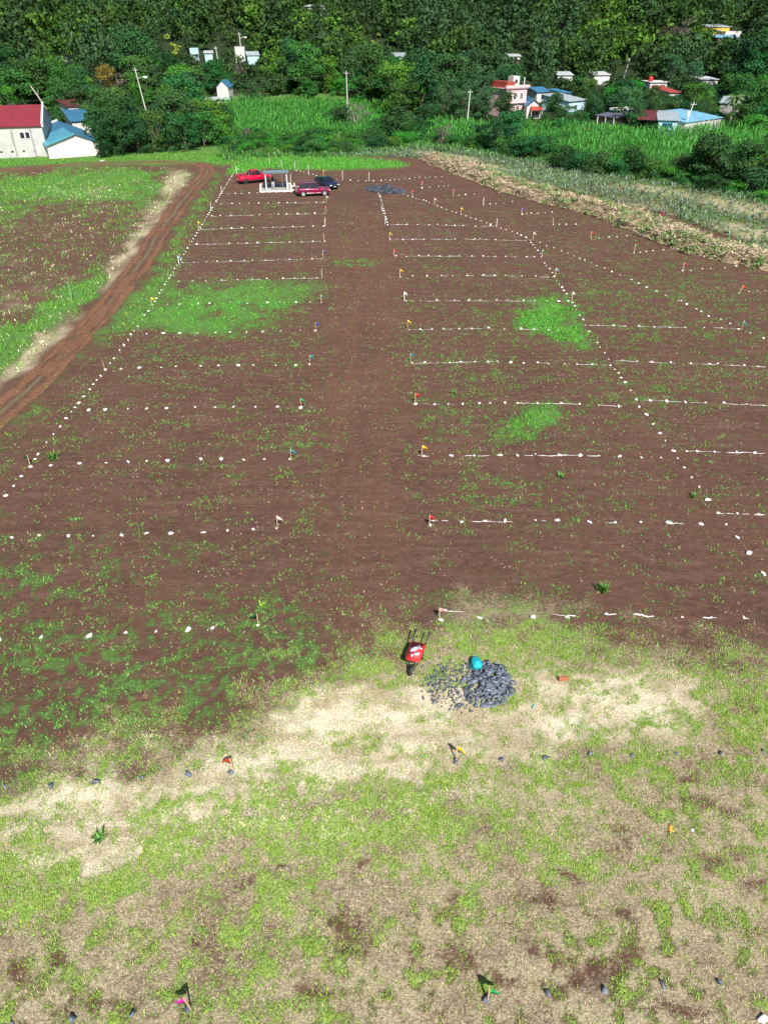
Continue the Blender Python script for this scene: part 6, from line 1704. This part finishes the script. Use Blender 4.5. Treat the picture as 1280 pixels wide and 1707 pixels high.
def car(nm, loc, rz, paint, lab, L=4.7, Wd=1.86, kind='suv', alloy=True):
    """front towards +x, centred"""
    o = empty(nm, loc, rz, lab, 'pickup truck' if kind == 'pickup' else 'car')
    w = Wd / 2; hl = L / 2; zb = 0.36
    if kind == 'suv':
        st = [(-hl, .60, .95, .80, .82), (-hl + .06, .42, 1.08, .90, .95), (-hl + .5, zb, 1.12, 1, 1.0), (-.3, zb, 1.10, 1, 1.0), (hl - 1.35, zb, 1.08, 1, .96), (hl - .7, zb, 1.03, .98, .90), (hl - .2, .40, .93, .93, .82), (hl, .50, .76, .80, .70)]
        cab = [(-hl + .10, 1.08, .84), (-hl + .42, 1.62, .74), (-hl + 1.0, 1.76, .73), (.25, 1.78, .73), (.55, 1.74, .73), (hl - 1.35, 1.08, .84)]
    elif kind == 'sedan':
        st = [(-hl, .55, .85, .80, .75), (-hl + .08, .40, 1.0, .90, .88), (-hl + .6, .30, 1.04, 1, .95), (-.3, .30, 1.0, 1, .93), (hl - 1.35, .30, .98, 1, .90), (hl - .7, .30, .93, .98, .82), (hl - .2, .34, .82, .92, .72), (hl, .44, .66, .80, .62)]
        cab = [(-hl + .25, 1.0, .84), (-hl + .75, 1.42, .72), (-.3, 1.56, .70), (.2, 1.56, .70), (.5, 1.50, .71), (hl - 1.3, .98, .84)]
    else:
        st = [(-hl, .50, 1.10, .94, 1.02), (-hl + .05, .45, 1.12, .97, 1.05), (-.75, .45, 1.12, 1, 1.02), (-.70, .42, 1.12, 1, 1.02), (hl - 1.45, .42, 1.16, 1, 1.02), (hl - .7, .42, 1.12, .98, .98), (hl - .15, .45, 1.02, .93, .90), (hl, .52, .85, .82, .78)]
        cab = [(-.72, 1.14, .84), (-.55, 1.70, .74), (-.1, 1.80, .74), (.45, 1.80, .73), (.70, 1.74, .73), (hl - 1.40, 1.14, .84)]
    rings = [sect(x, a, b, w * k, s) for x, a, b, k, s in st]
    wx = (-hl + .85, hl - .88); R = 0.38 if kind != 'sedan' else 0.33
    body = MB().loft(rings).build('body', paint, o, True)
    bv = body.modifiers.new('b', 'BEVEL'); bv.width = .05; bv.segments = 2; bv.limit_method = 'ANGLE'
    # cab: glass band with roof panel and pillars
    def cabsec(x, z, k, z0): 
        return [(x, -w * .90, z0), (x, -w * k, z), (x, w * k, z), (x, w * .90, z0)]
    z0 = 1.0 if kind != 'sedan' else .92
    cm = MB().loft([cabsec(x, z, k, z0) for x, z, k in cab]).build('windows', M_cglass, o, False)
    hi = [c for c in cab[1:-1]]
    rf = MB().loft([[(x, -w * k - .012, z - .07), (x, -w * k + .05, z + .015), (x, w * k - .05, z + .015), (x, w * k + .012, z - .07)] for x, z, k in hi]).build('roof', paint, o, True)
    for s in (-1, 1):
        for (xa, za, ka), (xb, zb_, kb) in ((cab[0], cab[1]), (cab[-1], cab[-2])):
            MB().tube((xa, s * w * .90, z0), (xb, s * (w * kb), zb_ - .03), .05, .045, 6).build('pillar', paint, o)
        xm = (cab[1][0] + cab[-2][0]) / 2
        for xx in ((xm - .15,) if kind == 'pickup' else (xm + .1, xm - .95)):
            MB().tube((xx, s * w * .905, z0 + .02), (xx, s * w * .745, cab[3][1] - .05), .04, .035, 6).build('pillar', paint, o)
        MB().box(cab[-1][0] - .35, cab[-1][0] - .15, s * w * 1.14 - .09, s * w * 1.14 + .09, 1.08, 1.24).build('mirror', paint, o, bevel=.03)
        MB().box(hl - .30, hl - .03, s * w * .70 - .17, s * w * .70 + .17, st[-1][2] - .08, st[-1][2] + .09).build('headlight', M_lamp, o, bevel=.03)
        MB().box(-hl - .012, -hl + .12, s * w * .80 - .10, s * w * .80 + .10, .80, 1.02).build('tail_light', M_tail, o, bevel=.02)
        if kind == 'suv': MB().path([(-hl + .6, s * w * .68, 1.80), (-hl + .7, s * w * .68, 1.85), (.3, s * w * .68, 1.86), (.4, s * w * .68, 1.80)], .022, 6).build('roof_rail', M_chrome, o)
        MB().box(wx[0] + .5, wx[1] - .5, s * w * 1.0 - .02, s * w * 1.0 + .02, zb + .02, zb + .12).build('side_trim', M_chrome if kind == 'suv' else M_trim, o)
        for dx in (-.75, .25): MB().box(dx + .1, dx + .28, s * w * 1.005 - .012, s * w * 1.005 + .012, .93, .965).build('door_handle', M_chrome, o)
    MB().box(hl - .1, hl + .012, -w * .5, w * .5, .50, .68).build('grille', M_trim, o, bevel=.02)
    MB().box(hl - .02, hl + .03, -.2, .2, .42, .50).build('number_plate', M_plate, o)
    MB().box(-hl - .03, -hl + .02, -.2, .2, .62, .74).build('number_plate', M_plate, o)
    for x in wx:
        for s in (-1, 1):
            tr = MB().loft([[(x + R * r * math.cos(a), s * (w - .11) + yy, R + R * r * math.sin(a)) for a in [k * math.pi / 12 for k in range(24)]] for yy, r in ((-.115, .7), (-.11, .93), (-.08, 1), (.08, 1), (.11, .93), (.125, .72))]).build('wheel', M_tyre, o, True)
            MB().tube((x, s * (w - .10), R), (x, s * (w + .025), R), R * .66, R * .62, 16).build('rim', M_alloy if alloy else M_steel, tr)
            MB().loft([[(x + (R + .09) * r * math.cos(a), s * (w + dy), R + .02 + (R + .09) * r * math.sin(a)) for a in [k * math.pi / 10 for k in range(11)]] for dy, r in ((-.02, .88), (.02, .9), (.03, 1), (-.02, 1.03))], cap=False).build('wheel_arch', M_trim, o, True)
    if kind == 'pickup':
        MB().box(-hl + .10, -.82, -w * .80, w * .80, 1.10, 1.135).build('bed_floor', M_trim, o)
        MB().box(-hl + .0, -.80, -w * .97, -w * .84, 1.02, 1.24).box(-hl, -.80, w * .84, w * .97, 1.02, 1.24).box(-hl, -hl + .1, -w * .84, w * .84, 1.02, 1.24).build('bed_side', paint, o, bevel=.03)
        MB().path([(-1.0, -w * .72, 1.2), (-.95, -w * .62, 1.75), (-.95, w * .62, 1.75), (-1.0, w * .72, 1.2)], .035, 6).build('roll_bar', M_chrome, o)
    return o
M_pr = mat('red_car_paint', (0.55, 0.003, 0.045), 0.3, coat=0.8); M_pm = mat('maroon_car_paint', (0.25, 0.006, 0.065), 0.28, coat=0.8, metal=0.2); M_pn = mat('navy_car_paint', (0.008, 0.022, 0.055), 0.25, coat=0.9, metal=0.2)
def mid_(a, b):
    A, B = G(*a), G(*b); return (A + B) / 2, math.atan2((B - A).y, (B - A).x)
# maroon car: tyres touch at (509,329) and (540,327)
m_, rz = mid_((508, 328.5), (540, 327))
off = Matrix.Rotation(rz, 3, 'Z') @ Vector((0, .93, 0))
car('maroon_car', m_ + off, rz, M_pm, 'maroon sport utility car with silver roof rails, parked facing right', 4.8, 1.86)
m_, rz = mid_((409, 307.5), (446, 303.5))
off = Matrix.Rotation(rz, 3, 'Z') @ Vector((0, .93, 0))
car('red_pickup', m_ + off, rz, M_pr, 'bright red double-cab pickup parked behind the canopy', 5.2, 1.86, 'pickup', alloy=False)
car('navy_car', G(544, 313) , math.radians(-52), M_pn, 'dark navy car parked behind the maroon one, nose towards the camera', 4.6, 1.82, 'sedan')

# ------------------------------------------------------------------ canopy on its slab
M_slab = mat('pale_gravel_slab', (0.30, 0.28, 0.26), 0.9, var=0.25, scale=3, col2=(0.40, 0.37, 0.33), bump=0.5)
M_wp = mat('white_post_paint', (0.78, 0.79, 0.80), 0.5)
M_can = mat('blue_grey_roof', (0.16, 0.25, 0.28), 0.5, var=0.2, scale=2)
cA = G(444, 318.5); cB = G(480, 317.5); dd = cB - cA; rz = math.atan2(dd.y, dd.x); Lx = dd.length
CN = empty('canopy', (cA.x, cA.y, 0), rz, 'open white-posted canopy with flat blue-grey roof on a pale slab', 'canopy')
Dy = 4.4; Hc = 2.3
MB().box(-.8, Lx + .5, -.7, Dy + .6, 0.0, .09).build('slab', M_slab, CN)
for x0, x1, y0, y1 in ((-.95, Lx + .6, -.85, -.702), (-.95, -.802, -.702, Dy + .75), (Lx + .502, Lx + .65, -.7, Dy + .75), (-.95, Lx + .65, Dy + .602, Dy + .75)):
    MB().box(x0, x1, y0, y1, -.05, .15).build('kerb', M_white, CN)
for x in (0, Lx - .1):
    for y in (0, Dy - .1): MB().box(x, x + .12, y, y + .12, .09, Hc - (.42 if y else 0)).build('post', M_wp, CN)
MB().box(Lx - .75, Lx - .66, Dy * .45, Dy * .45 + .1, .16, Hc).build('post', M_wp, CN)
MB().box(-.1, Lx + .12, -.08, .0, Hc + .002, Hc + .14).box(-.1, Lx + .12, Dy, Dy + .08, Hc - .418, Hc - .28).hexa([(-.18, -.08, Hc), (-.1, -.08, Hc), (-.1, Dy + .08, Hc - .42), (-.18, Dy + .08, Hc - .42), (-.18, -.08, Hc + .13), (-.1, -.08, Hc + .13), (-.1, Dy + .08, Hc - .29), (-.18, Dy + .08, Hc - .29)]).hexa([(Lx + .12, -.08, Hc), (Lx + .2, -.08, Hc), (Lx + .2, Dy + .08, Hc - .42), (Lx + .12, Dy + .08, Hc - .42), (Lx + .12, -.08, Hc + .13), (Lx + .2, -.08, Hc + .13), (Lx + .2, Dy + .08, Hc - .29), (Lx + .12, Dy + .08, Hc - .29)]).build('beam', M_wp, CN)
rf = MB().hexa([(-.25, -.25, Hc + .165), (Lx + .3, -.25, Hc + .165), (Lx + .3, Dy + .3, Hc - .30), (-.25, Dy + .3, Hc - .30), (-.25, -.25, Hc + .21), (Lx + .3, -.25, Hc + .21), (Lx + .3, Dy + .3, Hc - .255), (-.25, Dy + .3, Hc - .255)]).build('roof', M_can, CN)
MB().box(.6, 1.9, 1.4, 2.1, .75, .80).build('table_top', M_trim, empty('table', (0, 0, 0), 0, 'dark table under the canopy behind the seated worker', 'table'))
TB = bpy.data.objects[[o.name for o in bpy.data.objects if o.name.startswith('table') and o.type == 'EMPTY'][0]]
TB.location = CN.location + Matrix.Rotation(rz, 3, 'Z') @ Vector((-.2, 0.6, .15)); TB.rotation_euler = (0, 0, rz)
for x in (.65, 1.8):
    for y in (1.45, 2.0): MB().box(x, x + .05, y, y + .05, 0, .75).build('leg', M_trim, TB)
# ring kerb right of the slab
q = G(485, 317); mb = MB(); n = 18
for k in range(n):
    a0, a1 = -math.pi / 2 + math.pi * k / n, -math.pi / 2 + math.pi * (k + 1) / n
    mb.hexa([(r * math.cos(a) * .8, r * math.sin(a) * 1.5, z) for z in (0, .15) for r, a in ((1.0, a0), (1.12, a0), (1.12, a1), (1.0, a1))])
KB = mb.build('curved_kerb', M_white); KB.location = CN.location + Matrix.Rotation(rz, 3, 'Z') @ Vector((Lx + .68, 1.4, 0)); KB.rotation_euler = (0, 0, rz)
props(KB, 'curved white kerb bed attached right of the canopy slab', 'kerb')

# ------------------------------------------------------------------ people: one skinned body each
M_skin = mat('skin', (0.30, 0.16, 0.10), 0.6); M_hair = mat('black_hair', (0.015, 0.012, 0.01), 0.6)
def person(loc, rz, lab, shirt, trousers, joints, hat=None):
    """joints: dict of points (m); one continuous skinned body; clothing as the body's own colours by height and limb"""
    J = joints; names = list(J); idx = {n: i for i, n in enumerate(names)}
    E = [('pelvis', 'waist'), ('waist', 'chest'), ('chest', 'neck'), ('neck', 'head'), ('head', 'crown_')]
    for s in 'lr':
        E += [('pelvis', s + 'hip'), (s + 'hip', s + 'knee'), (s + 'knee', s + 'ankle'), (s + 'ankle', s + 'toe'), ('chest', s + 'sho'), (s + 'sho', s + 'elb'), (s + 'elb', s + 'wri'), (s + 'wri', s + 'palm')]
    Rr = dict(pelvis=.15, waist=.14, chest=.16, neck=.06, head=.095, crown_=.085, hip=.10, knee=.065, ankle=.045, toe=.04, sho=.065, elb=.045, wri=.032, palm=.038)
    vs = [tuple(J[n]) for n in names]; es = [(idx[a], idx[b]) for a, b in E]; rad = [Rr.get(n, Rr.get(n[1:], .03)) for n in names]
    for s in 'lr':
        w_, p_ = Vector(J[s + 'wri']), Vector(J[s + 'palm']); dr = (p_ - w_).normalized(); sd_ = dr.cross(Vector((1, .3, .2))).normalized()
        for k, ln in enumerate((.060, .075, .082, .076, .060)):
            a = p_ + sd_ * (k - 2) * .022
            tip = a + dr * ln + Vector((0, 0, -.008 * k)) if k else p_ - sd_ * .06 + dr * .02
            vs += [tuple(a + dr * ln * .5), tuple(tip)]; n0 = len(vs) - 2; es += [(idx[s + 'palm'], n0), (n0, n0 + 1)]; rad += [.010, .008]
    me = bpy.data.meshes.new('body'); me.from_pydata(vs, es, []); ob = bpy.data.objects.new('body', me); COL.objects.link(ob)
    sk = ob.modifiers.new('skin', 'SKIN'); ob.modifiers.new('sub', 'SUBSURF').levels = 1
    for i, v in enumerate(me.skin_vertices[0].data): v.radius = (rad[i], rad[i]); v.use_root = (i == idx['pelvis'])
    dg = bpy.context.evaluated_depsgraph_get(); m2 = bpy.data.meshes.new_from_object(ob.evaluated_get(dg)); bpy.data.objects.remove(ob)
    m2.name = 'person'; m2.materials.clear()
    for m in (M_skin, shirt, trousers, M_trim): m2.materials.append(m)
    seg = [(Vector(J[a]), Vector(J[b]), a, b) for a, b in E]
    def cls(a, b):
        if b in ('head', 'crown_') or b[1:] in ('palm',): return 0
        if b[1:] == 'toe': return 3
        if b[1:] in ('hip', 'knee', 'ankle'): return 2
        if b[1:] == 'wri': return 0
        return 1
    for p in m2.polygons:
        c = p.center; best = 1e9; k = 0
        for A, B, a, b in seg:
            ab = B - A; t = max(0, min(1, (c - A).dot(ab) / max(ab.length_squared, 1e-6))); dd_ = (c - A - ab * t).length
            if dd_ < best: best = dd_; k = cls(a, b)
        if any((c - Vector(J[s + 'palm'])).length < .13 for s in 'lr'): k = 0
        p.material_index = k; p.use_smooth = True
    o = bpy.data.objects.new('person', m2); COL.objects.link(o); o.location = loc; o.rotation_euler = (0, 0, rz)
    hd = Vector(J['head']) * .45 + Vector(J['crown_']) * .55; up = (Vector(J['crown_']) - Vector(J['neck'])).normalized(); fw = Vector(J.get('face', (0, -1, 0))) if False else Vector((0, -1, 0))
    v, f = ICO2
    keep = v[:, 2] * .8 + v[:, 1] * .7 > -0.1
    hv = v * np.array([.105, .12, .125]) + np.array(hd + Vector((0, .012, .03)))
    ff = [t for t in f if keep[t].all()]
    MB().add(hv.tolist(), ff).build('hair' if hat is None else 'cap', hat or M_hair, o, True)
    for s in (-1, 1):
        MB().loft([[(hd.x + s * .035 + r * .014 * math.cos(a), hd.y - .098 - dy, hd.z - .01 + r * .009 * math.sin(a)) for a in [k * math.pi / 3 for k in range(6)]] for dy, r in ((0, 1), (.004, .6))]).build('eye', M_trim, o)
        MB().tube((hd.x + s * .096, hd.y, hd.z - .01), (hd.x + s * .11, hd.y + .01, hd.z - .01), .026, .02, 8).build('ear', M_skin, o)
    MB().tube((hd.x, hd.y - .085, hd.z + .0), (hd.x, hd.y - .118, hd.z - .035), .008, .017, 6).build('nose', M_skin, o)
    MB().box(hd.x - .024, hd.x + .024, hd.y - .1, hd.y - .092, hd.z - .066, hd.z - .058).build('mouth', mat('lips', (.25, .07, .06), .6), o)
    return props(o, lab, 'person')
def standing(arm=0.0, st=0.0):
    J = dict(pelvis=(0, 0, .95), waist=(0, 0, 1.10), chest=(0, .01, 1.33), neck=(0, 0, 1.50), head=(0, -.01, 1.60), crown_=(0, -.01, 1.68))
    for s, q in (('l', -1), ('r', 1)):
        J.update({s + 'hip': (q * .10, 0, .88), s + 'knee': (q * .12, -.02 - st * q, .50), s + 'ankle': (q * .13, .02 - st * q, .08), s + 'toe': (q * .14, -.14 - st * q, .04), s + 'sho': (q * .19, 0, 1.41),
                  s + 'elb': (q * .26, .02 - arm * .1, 1.12), s + 'wri': (q * .25, -.06 - arm * .24, .90 + arm * .18), s + 'palm': (q * .245, -.09 - arm * .30, .82 + arm * .22)})
    return J
M_shw = mat('white_shirt', (0.75, 0.74, 0.74), 0.8); M_trb = mat('black_trousers', (0.02, 0.02, 0.025), 0.8); M_shn = mat('navy_shirt', (0.03, 0.05, 0.10), 0.8); M_trl = mat('light_trousers', (0.60, 0.62, 0.62), 0.8)
M_cr = mat('crimson_top', (0.28, 0.01, 0.07), 0.8)
person(G(491.5, 323.5), math.radians(100), 'person in white shirt and black trousers behind the maroon car', M_shw, M_trb, standing(0.9, .06))
pc = G(456, 315.5)
person((pc.x, pc.y, .09), math.radians(10), 'person in dark shirt and light trousers standing under the canopy', M_shn, M_trl, standing(0.3, .03), M_trb)
J = dict(pelvis=(0, .10, .72), waist=(0, 0, .84), chest=(0, -.20, .98), neck=(0, -.34, 1.06), head=(0, -.42, 1.10), crown_=(0, -.47, 1.15))
for s, q in (('l', -1), ('r', 1)):
    J.update({s + 'hip': (q * .11, .08, .66), s + 'knee': (q * .16, -.14, .42), s + 'ankle': (q * .15, .08, .07), s + 'toe': (q * .16, -.09, .04), s + 'sho': (q * .19, -.24, 1.0), s + 'elb': (q * .24, -.36, .74), s + 'wri': (q * .18, -.50, .54), s + 'palm': (q * .16, -.54, .47)})
person(G(1101, 367), math.radians(-70), 'person in crimson top bending over beside the dry stalk heap', M_cr, M_cr, J)
